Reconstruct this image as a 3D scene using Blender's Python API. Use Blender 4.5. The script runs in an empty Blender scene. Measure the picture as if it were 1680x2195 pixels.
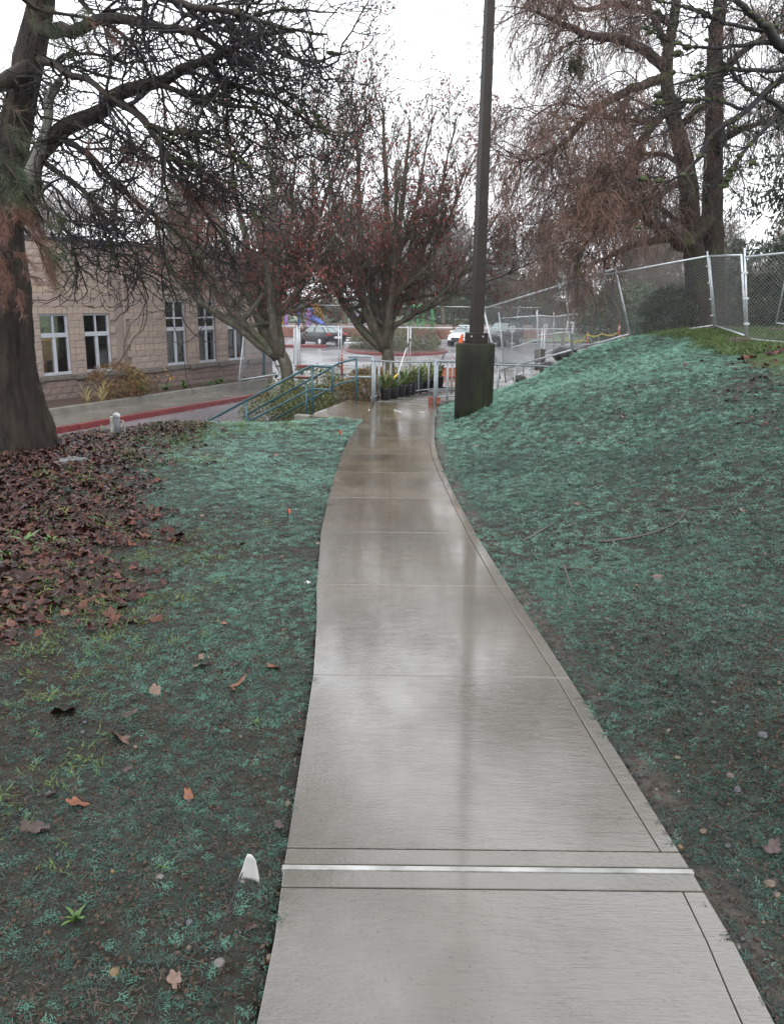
import bpy, math, random
import numpy as np
from mathutils import Matrix, Vector, Euler
SC = bpy.context.scene
rng = np.random.default_rng(7)
random.seed(7)
R = math.radians
HAZE = .0005
# ------------------------------------------------------------------ camera
CF = 1800.0; CP = R(14.25); CR = R(.62); CH = 1.65
cF = np.array([0, math.cos(CP), -math.sin(CP)]); _U = np.array([0, math.sin(CP), math.cos(CP)]); _R = np.array([1., 0, 0])
cR = _R*math.cos(CR)+_U*math.sin(CR); cU = _U*math.cos(CR)-_R*math.sin(CR)
cd = bpy.data.cameras.new('camera'); cam = bpy.data.objects.new('camera', cd); SC.collection.objects.link(cam)
cd.sensor_fit = 'VERTICAL'; cd.sensor_height = 36; cd.lens = CF/2195*36; cd.clip_end = 1500; cd.clip_start = .05
M = Matrix(((cR[0], cU[0], -cF[0], 0), (cR[1], cU[1], -cF[1], 0), (cR[2], cU[2], -cF[2], CH), (0, 0, 0, 1)))
cam.matrix_world = M; SC.camera = cam
# ------------------------------------------------------------------ world (overcast)
W = bpy.data.worlds.new("World"); SC.world = W; W.use_nodes = True
nt = W.node_tree; nt.nodes.clear()
o_ = nt.nodes.new('ShaderNodeOutputWorld'); bg = nt.nodes.new('ShaderNodeBackground'); sky = nt.nodes.new('ShaderNodeTexSky')
sky.sky_type = 'NISHITA'; sky.sun_disc = False; sky.sun_elevation = R(38); sky.sun_rotation = R(200); sky.air_density = 2; sky.dust_density = 5
cld = nt.nodes.new('ShaderNodeTexNoise'); cld.inputs['Scale'].default_value = 1.6; cld.inputs['Detail'].default_value = 3
crp = nt.nodes.new('ShaderNodeValToRGB'); crp.color_ramp.elements[0].color = (10.5, 10.9, 11.6, 1); crp.color_ramp.elements[1].color = (13.2, 13.4, 13.8, 1)
mx = nt.nodes.new('ShaderNodeMix'); mx.data_type = 'RGBA'; mx.inputs[0].default_value = .93
nt.links.new(cld.outputs['Fac'], crp.inputs[0]); nt.links.new(sky.outputs[0], mx.inputs[6]); nt.links.new(crp.outputs[0], mx.inputs[7])
nt.links.new(mx.outputs[2], bg.inputs[0]); bg.inputs[1].default_value = .1; nt.links.new(bg.outputs[0], o_.inputs[0])
sd = bpy.data.lights.new('sun', 'SUN'); sd.energy = .6; sd.angle = R(25); sd.color = (1, .97, .93)
so = bpy.data.objects.new('sun', sd); SC.collection.objects.link(so); so.rotation_euler = (R(48), 0, R(20))
SC.view_settings.view_transform = 'Standard'; SC.view_settings.look = 'None'; SC.view_settings.exposure = 1.0; SC.view_settings.gamma = 1
SC.render.engine = 'CYCLES'; SC.cycles.use_denoising = True; SC.cycles.max_bounces = 6; SC.cycles.transparent_max_bounces = 12
SC.cycles.diffuse_bounces = 3; SC.cycles.glossy_bounces = 3; SC.cycles.volume_bounces = 0
# ------------------------------------------------------------------ helpers
def ray(u, v): return cF+(u-840)/CF*cR-(v-1097.5)/CF*cU
def at(u, v, Y):
    d = ray(u, v); return np.array([0, 0, CH])+d*(Y/d[1])
def gr(u, v, z):
    d = ray(u, v); return np.array([0, 0, CH])+d*((z-CH)/d[2])
def link(o, parent=None):
    SC.collection.objects.link(o)
    if parent: o.parent = parent
    return o
def tag(o, label=None, cat=None, group=None, kind=None):
    if label: o['label'] = label
    if cat: o['category'] = cat
    if group: o['group'] = group
    if kind: o['kind'] = kind
    return o
def thing(name, label, cat, loc=(0, 0, 0), group=None, rz=0):
    o = link(bpy.data.objects.new(name, None)); o.location = [float(c) for c in loc]; o.rotation_euler = (0, 0, rz); o.empty_display_size = .1
    return tag(o, label, cat, group)
class B:
    """collects geometry, builds ONE mesh object"""
    def __init__(s): s.v = []; s.f = []; s.n = 0; s.a = []
    def add(s, v, f, attr=None):
        v = np.asarray(v, float).reshape(-1, 3); f = np.asarray(f, int)
        s.v.append(v); s.f.append(f+s.n); s.n += len(v)
        s.a.append(np.full(len(v), .5) if attr is None else np.broadcast_to(attr, (len(v),)))
        return s
    def box(s, c, h, rz=0, rot=None):
        c = np.array(c, float); h = np.array(h, float)
        q = np.array([[x, y, z] for z in (-1, 1) for y in (-1, 1) for x in (-1, 1)])*h
        if rot is not None: q = q @ np.array(rot).T
        elif rz: q = q @ np.array([[math.cos(rz), -math.sin(rz), 0], [math.sin(rz), math.cos(rz), 0], [0, 0, 1]]).T
        s.add(q+c, [[0, 2, 3, 1], [4, 5, 7, 6], [0, 1, 5, 4], [2, 6, 7, 3], [0, 4, 6, 2], [1, 3, 7, 5]]); return s
    def prism(s, poly, z0, z1):
        """poly list of (x,y) ccw ; z0,z1 scalars or arrays"""
        n = len(poly); P = np.array(poly, float); z0 = np.broadcast_to(z0, (n,)); z1 = np.broadcast_to(z1, (n,))
        v = np.vstack([np.c_[P, z0], np.c_[P, z1]])
        s.add(v, [[i, (i+1) % n, n+(i+1) % n, n+i] for i in range(n)])
        c = P.mean(0); k = s.n
        s.add([[c[0], c[1], z1.mean()], [c[0], c[1], z0.mean()]], np.zeros((0, 4), int))
        s.f.append(np.array([[k, k-n+i, k-n+(i+1) % n, k] for i in range(n)])); s.f.append(np.array([[k+1, k-2*n+(i+1) % n, k-2*n+i, k+1] for i in range(n)]))
        return s
    def tube(s, pts, r0, r1=None, k=8, attr=None):
        pts = np.asarray(pts, float)
        if pts.ndim == 2: pts = pts[None]
        s.tubes(pts, np.atleast_1d(r0), np.atleast_1d(r0 if r1 is None else r1), k, attr); return s
    def tubes(s, P, r0, r1, k=3, attr=None, rad=None, cap=True):
        M_, n, _ = P.shape
        if M_ == 0: return s
        t = np.gradient(P, axis=1); t /= np.linalg.norm(t, axis=2, keepdims=True)+1e-9
        av = P[:, -1]-P[:, 0]; av /= np.linalg.norm(av, axis=1, keepdims=True)+1e-9
        ref = np.where(np.abs(av[:, 2:3]) < .8, np.array([[0, 0, 1.]]), np.array([[1., 0, 0]]))
        n1 = np.cross(t, ref[:, None]); n1 /= np.linalg.norm(n1, axis=2, keepdims=True)+1e-9
        n2 = np.cross(t, n1)
        if rad is None:
            w = np.linspace(0, 1, n)[None]; rad = np.asarray(r0).reshape(-1, 1)*(1-w)+np.asarray(r1).reshape(-1, 1)*w
        a = np.arange(k)/k*2*math.pi
        if rad.ndim == 2: rad = rad[..., None]
        V = P[:, :, None]+rad[..., None]*(np.cos(a)[None, None, :, None]*n1[:, :, None]+np.sin(a)[None, None, :, None]*n2[:, :, None])
        b = (np.arange(M_)[:, None, None]*n+np.arange(n-1)[None, :, None])*k; j = np.arange(k)[None, None]
        f = np.stack([b+j, b+(j+1) % k, b+k+(j+1) % k, b+k+j], -1).reshape(-1, 4)
        if attr is not None: attr = np.repeat(np.broadcast_to(attr, (M_,)), n*k)
        s.add(V.reshape(-1, 3), f, attr)
        if cap and k > 3:
            c = k//2
            for e in (0, n-1):
                bb = (s.n-M_*n*k)+(np.arange(M_)*n+e)*k
                for q in range(1, k-1): s.f.append(np.stack([bb, bb+q, bb+q+1, bb], -1) if e else np.stack([bb, bb+q+1, bb+q, bb], -1))
        return s
    def build(s, name, mat, parent=None, smooth=False, local=True):
        V = np.vstack(s.v); F = np.vstack(s.f)
        me = bpy.data.meshes.new(name)
        tri = F[:, 0] == F[:, 3]
        if local and parent is not None: V = V-np.array(parent_loc(parent))
        me.vertices.add(len(V)); me.vertices.foreach_set('co', V.astype(np.float32).ravel())
        ln = np.where(tri, 3, 4); st = np.concatenate([[0], np.cumsum(ln)[:-1]])
        m = np.ones(F.shape, bool); m[tri, 3] = False
        me.loops.add(int(ln.sum())); me.loops.foreach_set('vertex_index', F[m].astype(np.int32))
        me.polygons.add(len(F)); me.polygons.foreach_set('loop_start', st.astype(np.int32)); me.polygons.foreach_set('loop_total', ln.astype(np.int32))
        me.polygons.foreach_set('use_smooth', np.full(len(F), smooth))
        at_ = me.attributes.new('tint', 'FLOAT', 'POINT'); at_.data.foreach_set('value', np.concatenate(s.a).astype(np.float32))
        me.update(calc_edges=True); me.validate()
        if mat: me.materials.append(mat)
        return link(bpy.data.objects.new(name, me), parent)
def parent_loc(p):
    l = np.zeros(3)
    while p is not None: l = l+np.array(p.location); p = p.parent
    return l
def bevel(o, w=.005, seg=2):
    m = o.modifiers.new('bevel', 'BEVEL'); m.width = w; m.segments = seg; m.limit_method = 'ANGLE'; return o
def smooth_pts(P, n):
    P = np.asarray(P, float); m = len(P)
    if m == 2: return P[0]+(P[1]-P[0])*np.linspace(0, 1, n)[:, None]
    Q = np.vstack([2*P[0]-P[1], P, 2*P[-1]-P[-2]]); t = np.linspace(0, m-1-1e-6, n); i = t.astype(int); w = (t-i)[:, None]
    a, b, c, d = Q[i], Q[i+1], Q[i+2], Q[i+3]
    return .5*((2*b)+(c-a)*w+(2*a-5*b+4*c-d)*w**2+(-a+3*b-3*c+d)*w**3)
def inpoly(x, y, poly):
    x = np.asarray(x); y = np.asarray(y); c = np.zeros(x.shape, bool); n = len(poly)
    for i in range(n):
        x1, y1 = poly[i]; x2, y2 = poly[(i+1) % n]
        if y1 == y2: continue
        k = ((y1 > y) != (y2 > y)) & (x < (x2-x1)*(y-y1)/(y2-y1)+x1); c ^= k
    return c
def dpoly(x, y, poly):
    x = np.asarray(x, float); y = np.asarray(y, float); d = np.full(x.shape, 1e9); n = len(poly)
    for i in range(n):
        a = np.array(poly[i], float); b = np.array(poly[(i+1) % n], float); e = b-a
        t = np.clip(((x-a[0])*e[0]+(y-a[1])*e[1])/(e@e+1e-9), 0, 1)
        d = np.minimum(d, np.hypot(x-a[0]-t*e[0], y-a[1]-t*e[1]))
    return np.where(inpoly(x, y, poly), -d, d)
_gr = np.random.default_rng(3).random((256, 256))
def vnoise(x, y, s=1., o=0):
    x = np.asarray(x)*s+17.3+o*31.7; y = np.asarray(y)*s+9.1+o*11.9; i = np.floor(x).astype(int); j = np.floor(y).astype(int); a = x-i; b = y-j
    a = a*a*(3-2*a); b = b*b*(3-2*b); g = lambda p, q: _gr[p % 256, q % 256]
    return (g(i, j)*(1-a)+g(i+1, j)*a)*(1-b)+(g(i, j+1)*(1-a)+g(i+1, j+1)*a)*b
def fbm(x, y, s=1., n=4, o=0):
    r = 0; w = .5; t = 0
    for k in range(n): r = r+w*vnoise(x, y, s*2**k, o+k); t += w; w *= .5
    return r/t
# ------------------------------------------------------------------ materials
_m = {}
def mat(name, c1, c2=None, rough=.6, scale=4., bump=.0, bscale=30., metal=0., tint=None, spec=.5, detail=5., coat=0., rough2=None, stretch=(1, 1, 1), inst=False, trans=0.):
    if name in _m: return _m[name]
    m = bpy.data.materials.new(name); _m[name] = m; m.use_nodes = True; t = m.node_tree; N = t.nodes; L = t.links; p = N['Principled BSDF']
    tc = N.new('ShaderNodeTexCoord'); mp = N.new('ShaderNodeMapping'); mp.inputs['Scale'].default_value = stretch; L.new(tc.outputs['Object'], mp.inputs[0])
    nz = N.new('ShaderNodeTexNoise'); nz.inputs['Scale'].default_value = scale; nz.inputs['Detail'].default_value = detail; L.new(mp.outputs[0], nz.inputs['Vector'])
    rp = N.new('ShaderNodeValToRGB'); rp.color_ramp.elements[0].position = .32; rp.color_ramp.elements[1].position = .68
    rp.color_ramp.elements[0].color = (*c1, 1); rp.color_ramp.elements[1].color = (*(c2 or c1), 1); L.new(nz.outputs['Fac'], rp.inputs[0]); col = rp.outputs[0]
    if tint:
        a = N.new('ShaderNodeAttribute'); a.attribute_name = 'tint'; a.attribute_type = 'INSTANCER' if inst else 'GEOMETRY'
        r2 = N.new('ShaderNodeValToRGB'); e = r2.color_ramp.elements
        for i, c in enumerate(tint):
            q = e[i] if i < 2 else e.new(.5)
            q.color = (*c, 1)
        for i in range(len(tint)): pass
        while len(e) < len(tint): e.new(.5)
        for i in range(len(e)): e[i].position = i/(len(e)-1)
        for i in range(len(e)): e[i].color = (*tint[i], 1)
        L.new(a.outputs['Fac'], r2.inputs[0]); mm = N.new('ShaderNodeMix'); mm.data_type = 'RGBA'; mm.blend_type = 'MULTIPLY'; mm.inputs[0].default_value = 1
        L.new(col, mm.inputs[6]); L.new(r2.outputs[0], mm.inputs[7]); col = mm.outputs[2]
    L.new(col, p.inputs['Base Color']); p.inputs['Metallic'].default_value = metal; p.inputs['Specular IOR Level'].default_value = spec
    if rough2 is None: p.inputs['Roughness'].default_value = rough
    else:
        mr = N.new('ShaderNodeMapRange'); mr.inputs[1].default_value = .35; mr.inputs[2].default_value = .65; mr.inputs[3].default_value = rough; mr.inputs[4].default_value = rough2
        n3 = N.new('ShaderNodeTexNoise'); n3.inputs['Scale'].default_value = scale*.6; n3.inputs['Detail'].default_value = 3; L.new(mp.outputs[0], n3.inputs['Vector']); L.new(n3.outputs['Fac'], mr.inputs[0]); L.new(mr.outputs[0], p.inputs['Roughness'])
    if coat: p.inputs['Coat Weight'].default_value = coat; p.inputs['Coat Roughness'].default_value = .08
    if trans: p.inputs['Transmission Weight'].default_value = trans
    if bump:
        n2 = N.new('ShaderNodeTexNoise'); n2.inputs['Scale'].default_value = bscale; n2.inputs['Detail'].default_value = 6; L.new(mp.outputs[0], n2.inputs['Vector'])
        bp = N.new('ShaderNodeBump'); bp.inputs['Strength'].default_value = bump; bp.inputs['Distance'].default_value = .02; L.new(n2.outputs['Fac'], bp.inputs['Height']); L.new(bp.outputs[0], p.inputs['Normal'])
    return m
def node(t, kind, **kw):
    n = t.nodes.new(kind)
    for k, v in kw.items(): setattr(n, k, v)
    return n
def ramp(t, src, stops):
    r = t.nodes.new('ShaderNodeValToRGB'); e = r.color_ramp.elements
    while len(e) < len(stops): e.new(.5)
    for i, (p, c) in enumerate(stops): e[i].position = p
    for i, (p, c) in enumerate(stops): e[i].color = (*c, 1) if len(c) == 3 else c
    t.links.new(src, r.inputs[0]); return r.outputs[0]
def mixc(t, fac, a, b, mode='MIX'):
    m = t.nodes.new('ShaderNodeMix'); m.data_type = 'RGBA'; m.blend_type = mode
    for i, x in ((0, fac), (6, a), (7, b)):
        if isinstance(x, (int, float)): m.inputs[i].default_value = x
        elif isinstance(x, tuple): m.inputs[i].default_value = (*x, 1)
        else: t.links.new(x, m.inputs[i])
    return m.outputs[2]
def noise(t, vec, scale, detail=5., rough=.5):
    n = t.nodes.new('ShaderNodeTexNoise'); n.inputs['Scale'].default_value = scale; n.inputs['Detail'].default_value = detail; n.inputs['Roughness'].default_value = rough
    t.links.new(vec, n.inputs['Vector']); return n.outputs['Fac']
def mathn(t, op, a, b=0., c=None):
    m = t.nodes.new('ShaderNodeMath'); m.operation = op
    for i, x in enumerate((a, b) if c is None else (a, b, c)):
        if isinstance(x, (int, float)): m.inputs[i].default_value = x
        else: t.links.new(x, m.inputs[i])
    return m.outputs[0]
def newmat(name):
    m = bpy.data.materials.new(name); m.use_nodes = True; t = m.node_tree; p = t.nodes['Principled BSDF']
    tc = t.nodes.new('ShaderNodeTexCoord'); return m, t, p, tc.outputs['Object']
def scaled(t, vec, s):
    mp = t.nodes.new('ShaderNodeMapping'); mp.inputs['Scale'].default_value = s; t.links.new(vec, mp.inputs[0]); return mp.outputs[0]
def bumpn(t, p, h, strength, dist=.02, prev=None):
    b = t.nodes.new('ShaderNodeBump'); b.inputs['Strength'].default_value = strength; b.inputs['Distance'].default_value = dist; t.links.new(h, b.inputs['Height'])
    if prev is not None: t.links.new(prev, b.inputs['Normal'])
    t.links.new(b.outputs[0], p.inputs['Normal']); return b.outputs[0]
def concrete_mat():
    m, t, p, v = newmat('wet_concrete')
    n1 = noise(t, v, 1.3, 6); c = ramp(t, n1, [(.3, (.050, .042, .030)), (.7, (.078, .066, .048))])
    # silt washed over the further slabs, colour lightened to stand in for sky reflection
    sx = t.nodes.new('ShaderNodeSeparateXYZ'); t.links.new(v, sx.inputs[0])
    yb = mathn(t, 'MULTIPLY_ADD', sx.outputs[1], .12, -.45); far = t.nodes.new('ShaderNodeClamp'); t.links.new(yb, far.inputs[0])
    silt = ramp(t, noise(t, scaled(t, v, (.8, 1.6, 1)), 1.1, 6, .65), [(.42, (0, 0, 0)), (.62, (1, 1, 1))])
    sf = mathn(t, 'MULTIPLY', silt, far.outputs[0]); sf = mathn(t, 'MULTIPLY', sf, .92)
    c = mixc(t, sf, c, (.16, .112, .055)); c = mixc(t, mathn(t, 'MULTIPLY', far.outputs[0], .55), c, (.135, .105, .066))
    g1_ = mathn(t, 'MULTIPLY_ADD', sx.outputs[1], -.085, .68); dx_ = mathn(t, 'SUBTRACT', sx.outputs[0], g1_); gs = mathn(t, 'SUBTRACT', 1., mathn(t, 'MULTIPLY', mathn(t, 'ABSOLUTE', dx_), 9.)); wy = mathn(t, 'SUBTRACT', 1., mathn(t, 'MULTIPLY', mathn(t, 'ABSOLUTE', mathn(t, 'SUBTRACT', sx.outputs[1], 4.2)), .62)); gm = mathn(t, 'ADD', mathn(t, 'MINIMUM', gs, wy), mathn(t, 'MULTIPLY', noise(t, scaled(t, v, (1, .6, 1)), 26, 4, .7), 1.5)); foot = ramp(t, mathn(t, 'MULTIPLY', gm, .5), [(.63, (0, 0, 0)), (.66, (1, 1, 1))]); c = mixc(t, mathn(t, 'MULTIPLY', foot, .75), c, (.045, .034, .02))  # broken dark streak: the lamp post's reflection painted into the concrete colour
    sp = ramp(t, noise(t, v, 60, 2), [(.27, (.35, .35, .35)), (.34, (1, 1, 1))]); c = mixc(t, .8, c, sp, 'MULTIPLY')
    fine = ramp(t, noise(t, scaled(t, v, (6, 60, 6)), 3, 4), [(.3, (.84, .84, .84)), (.7, (1.08, 1.08, 1.08))]); c = mixc(t, .8, c, fine, 'MULTIPLY')
    t.links.new(c, p.inputs['Base Color'])
    pud = ramp(t, noise(t, scaled(t, v, (1, .6, 1)), 1.3, 4, .6), [(.40, (1, 1, 1)), (.60, (0, 0, 0))])
    rr = t.nodes.new('ShaderNodeMapRange'); t.links.new(pud, rr.inputs[0]); rr.inputs[3].default_value = .22; rr.inputs[4].default_value = .09; t.links.new(rr.outputs[0], p.inputs['Roughness'])
    p.inputs['Specular IOR Level'].default_value = .8; cw = t.nodes.new('ShaderNodeMapRange'); t.links.new(pud, cw.inputs[0]); cw.inputs[3].default_value = .4; cw.inputs[4].default_value = .95; t.links.new(cw.outputs[0], p.inputs['Coat Weight']); p.inputs['Coat Roughness'].default_value = .10; p.inputs['Coat IOR'].default_value = 1.6
    h = mathn(t, 'ADD', noise(t, scaled(t, v, (3, 45, 3)), 4, 4), noise(t, v, 70, 4)); h = mathn(t, 'ADD', h, mathn(t, 'MULTIPLY', noise(t, scaled(t, v, (1, 2.6, 1)), 7, 4, .6), 2.6)); b = t.nodes.new('ShaderNodeBump')
    st = mathn(t, 'MULTIPLY_ADD', pud, -.03, .2); t.links.new(st, b.inputs['Strength']); b.inputs['Distance'].default_value = .012; t.links.new(h, b.inputs['Height']); t.links.new(b.outputs[0], p.inputs['Normal'])
    return m
CON = concrete_mat()
CON2 = mat('pale_walk_concrete', (.125, .115, .10), (.175, .163, .147), rough=.08, rough2=.3, scale=1.2, bump=.25, bscale=25)
CURB = mat('grey_curb_concrete', (.12, .115, .1), (.2, .19, .165), rough=.5, scale=3, bump=.4, bscale=40)
ASPH = mat('wet_asphalt', (.13, .13, .142), (.19, .19, .205), rough=.12, rough2=.3, scale=.5, spec=1., bump=.2, bscale=60)
REDP = mat('red_curb_paint', (.10, .010, .011), (.17, .026, .026), rough=.35, scale=5, bump=.2)
WHITE = mat('white_paint', (.5, .5, .5), (.6, .6, .6), rough=.4)
VINYL = mat('white_vinyl', (.31, .33, .37), (.38, .40, .44), rough=.35)
TEAL = mat('teal_rail_paint', (.013, .06, .078), (.022, .088, .108), rough=.32, scale=8)
GALV = mat('galvanised_steel', (.4, .43, .46), (.55, .58, .61), rough=.36, scale=9, metal=.5)
GREYR = mat('grey_rail_paint', (.2, .235, .26), (.28, .32, .345), rough=.3, scale=6)
BLACKP = mat('black_plastic', (.008, .008, .012), (.014, .014, .02), rough=.38)
ORANGE = mat('orange_plastic', (.5, .07, .025), (.58, .1, .035), rough=.35)
ORANGE2 = mat('orange_sheet', (.85, .26, .12), (.9, .4, .24), rough=.3, scale=3)
DARKST = mat('dark_brown_steel', (.012, .009, .007), (.022, .016, .012), spec=.25, rough=.5, scale=10, bump=.08, bscale=80)
RUST = mat('brick_red', (.16, .04, .025), (.24, .075, .05), rough=.6, scale=9, bump=.4)
RUBBER = mat('tyre_rubber', (.012, .012, .012), rough=.7)
CHROME = mat('bright_metal', (.6, .6, .62), rough=.2, metal=1)
SOIL = mat('bark_mulch_soil', (.035, .02, .013), (.075, .04, .026), rough=.75, scale=9, bump=.9, bscale=30)
GLASSD = mat('dark_car_glass', (.02, .03, .03), (.03, .045, .045), rough=.06, spec=.8)
GLASSL = mat('pale_car_glass', (.09, .13, .13), (.13, .17, .17), rough=.06, spec=.9)
def glass():
    m = bpy.data.materials.new('window_glass'); m.use_nodes = True; t = m.node_tree; t.nodes.clear()
    o = t.nodes.new('ShaderNodeOutputMaterial'); a = t.nodes.new('ShaderNodeBsdfTransparent'); a.inputs[0].default_value = (.96, .98, .97, 1); g = t.nodes.new('ShaderNodeBsdfGlossy'); g.inputs['Roughness'].default_value = .02
    f = t.nodes.new('ShaderNodeFresnel'); f.inputs[0].default_value = 1.6; mx_ = t.nodes.new('ShaderNodeMixShader'); t.links.new(f.outputs[0], mx_.inputs[0]); t.links.new(a.outputs[0], mx_.inputs[1]); t.links.new(g.outputs[0], mx_.inputs[2]); t.links.new(mx_.outputs[0], o.inputs[0]); return m
GLASS = glass()
# ------------------------------------------------------------------ path profile and terrain
_zy = np.array([(-8, .3), (0, 0), (2.3, -.096), (5.3, -.21), (8.4, -.33), (11.4, -.42), (14.5, -.485), (18.3, -.54), (24, -1.0), (32, -1.6)])
def zp(y): return np.interp(y, _zy[:, 0], _zy[:, 1])
_ed = np.array([(-.29, .82, .90, -3), (-.30, .85, .93, 0), (-.32, .87, .95, 1.69), (-.31, .89, .97, 1.88), (-.33, .90, .96, 2.3), (-.35, .86, .93, 2.95), (-.38, .82, .885, 3.83), (-.43, .77, .84, 4.56), (-.50, .71, .79, 5.35), (-.60, .64, .71, 6.87),
                (-.65, .595, .66, 8.4), (-.68, .555, .63, 9.84), (-.685, .535, .615, 11.4), (-.67, .55, .64, 12.7), (-.62, .62, .72, 14.5), (-.51, .68, .78, 15.5), (-.46, .75, .86, 16.6), (-.42, .81, .93, 17.8), (-.40, .86, .99, 18.3)])
def xl(y): return np.interp(y, _ed[:, 3], _ed[:, 0])
def xi(y): return np.interp(y, _ed[:, 3], _ed[:, 1])
def xo(y): return np.interp(y, _ed[:, 3], _ed[:, 2])
# ramp after the landing: left and right edge
RL = np.array([(-.42, 18.3, -.54), (-.32, 19.6, -.64), (-.10, 21.2, -.77), (.30, 22.8, -.90), (1.1, 24.8, -1.02), (3.2, 26.0, -1.12), (6.5, 27.2, -1.3), (10, 28.2, -1.5)])
RR = np.array([(.99, 18.3, -.54), (1.45, 19.3, -.62), (2.05, 20.6, -.74), (2.8, 22.0, -.88), (3.9, 23.3, -1.0), (5.2, 24.3, -1.12), (7.5, 25.4, -1.3), (10.5, 26.4, -1.5)])
LOTZ = -1.7
LOT = [(-3.9, 17.5), (-7.2, 10), (-10.6, 2.6), (-14, -5), (-17, -12), (-90, -12), (-90, 76), (60, 76), (60, 40), (22, 36), (14, 30), (8, 29.5), (4.5, 30.5), (1, 32.5), (-4.2, 31.5), (-4.1, 28.5), (-3.4, 24), (-3.5, 20)]
cps = []
for y in np.r_[np.arange(-3, 19, 1.2)]:
    cps += [(xl(y)-.12, y, zp(y)-.03), (xo(y)+.12, y, zp(y)-.02)]
for a in RL: cps.append((a[0]-.15, a[1]+.1, a[2]-.08))
for a in RR[:6]: cps.append((a[0]+.2, a[1]-.15, a[2]+.0))
for u, v, Y in [(120, 945, 10.8), (200, 930, 11.8), (300, 917, 12.8), (400, 910, 13.6), (500, 907, 14.4), (600, 905, 15), (672, 897, 15.7), (740, 896, 15.5),  # left crest
                (1098, 826, 19.0), (1152, 806, 19.5), (1203, 772, 19.9), (1262, 749, 20.3), (1340, 728, 20.8), (1420, 716, 20.5), (1520, 708, 19.6), (1600, 736, 16.0), (1680, 742, 15.4), (1052, 866, 15.2), (990, 893, 15.0)]:
    p = at(u, v, Y); cps.append(tuple(p))
cps += [(-4.5, 9.6, -.12), (-6, 8.5, -.1), (-3, 4, -.02), (-3, 8, -.2), (-5, 4, .1), (-7, 5, .0), (-9, 0, .1), (-2, 2, -.05), (-1.6, 6, -.22), (-1.8, 11, -.36), (-3.2, 12, -.36), (-2.5, 14, -.42), (-5, -3, .25), (-1, -3, .2),
        (-6.8, 9.5, -.9), (-7.2, 10, -1.6), (-10.6, 2.6, -1.6), (-9.5, 3, -.6), (-13.7, -5, -1.6), (-4.6, 15.8, -1.6), (-3.9, 16.8, -1.5), (-2.8, 18.8, -1.3), (-3.3, 20, -1.6), (-1.7, 17.2, -.75), (-5.4, 13.4, -1.45),
        (-3.2, 24, -1.55), (-2, 22, -1.35), (-.8, 20.5, -1.1), (0, 24, -1.35), (-3.6, 28.3, -1.55), (0, 29, -1.45), (3, 29, -1.5), (-1.2, 18.8, -.75),
        (1.6, 3, .05), (2.5, 1, .25), (3, 5, .22), (2, 8, -.12), (3.5, 8.5, .3), (5, 6, .75), (6, 3, 1.0), (2.6, 12, 0), (4, 13, .42), (5.5, 12, .8), (6, 16, .87), (8, 10, 1.3), (10, 14, 1.2), (4, -3, .8), (8, -3, 1.5), (3.6, 16.5, .16), (2.6, 17.5, -.17), (5, 18.5, .52),
        (9, 20, 1.02), (14, 18, 1.2), (20, 14, 1.6), (9, 24, .75), (15, 24, .8), (24, 22, .8), (12, 8, 1.7), (7, 24.5, .0), (5, 23, -.4), (3.6, 21.3, -.6), (8.5, 28, -1.3), (14, 29.5, -1.5), (12, 27, -.6), (22, 34, -1.5), (20, 28, .2), (30, 30, .3), (60, 38, -1.4), (40, 20, 1.0)]
cps = np.array(cps, float)
def _phi(r2): return np.sqrt(r2+.25)
_A = _phi(((cps[:, None, :2]-cps[None, :, :2])**2).sum(-1)); _w = np.linalg.solve(_A+np.eye(len(cps))*-.02*0, cps[:, 2]-(-.3))
def G(x, y):
    x = np.asarray(x, float); y = np.asarray(y, float); sh = x.shape; X = x.ravel(); Y = y.ravel(); z = np.full(X.shape, -.3)
    for i in range(0, len(X), 20000):
        r2 = (X[i:i+20000, None]-cps[None, :, 0])**2+(Y[i:i+20000, None]-cps[None, :, 1])**2; z[i:i+20000] += _phi(r2)@_w
    z = np.clip(z, -1.66, 2.2)
    z = z+(fbm(X, Y, .9, 3)-.5)*.07+(fbm(X, Y, 5, 2, 5)-.5)*.025
    d = np.abs(X-np.clip(X, xl(Y), xo(Y))); nr = np.clip(1-d/.5, 0, 1)*(Y < 18.4); z = z*(1-nr)+nr*(zp(Y)-.025+(fbm(X, Y, 6, 2)-.5)*.015)
    ins = (X > xl(Y)+.01) & (X < xo(Y)-.01) & (Y < 18.4); z = np.where(ins, zp(Y)-.09, z)
    rp_ = dpoly(X, Y, [tuple(a[:2]) for a in RL]+[tuple(a[:2]) for a in RR[::-1]]); zz = np.interp(X*.5+Y, RL[:, 0]*.5+RL[:, 1], RL[:, 2]); z = np.where((rp_ < .05) & (Y > 18.2), np.minimum(z, zz-.25), z)
    la = dpoly(X, Y, LAND); z = np.where(la < .06, np.minimum(z, -.62), z)
    d2 = dpoly(X, Y, LOT); z = np.where(d2 < 0, LOTZ-.05, z)
    z = np.where(Y > 76, LOTZ-.05+np.clip((Y-80)/60, 0, 1)*1.2, z)
    return z.reshape(sh)
LAND = [(-1.62, 16.05), (-.51, 15.4), (-.44, 18.35), (-1.05, 18.65)]
def g1(x, y): return float(G(np.array([x]), np.array([y]))[0])
def hitG(u, v):
    d = ray(u, v); d = d/d[1]; Y = np.arange(1.2, 60, .05); P = np.array([0, 0, CH])+Y[:, None]*d; h = G(P[:, 0], P[:, 1]); k = np.argmax(P[:, 2] < h)
    return np.array([P[k, 0], P[k, 1], h[k]]) if (P[:, 2] < h).any() else P[-1]
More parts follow.
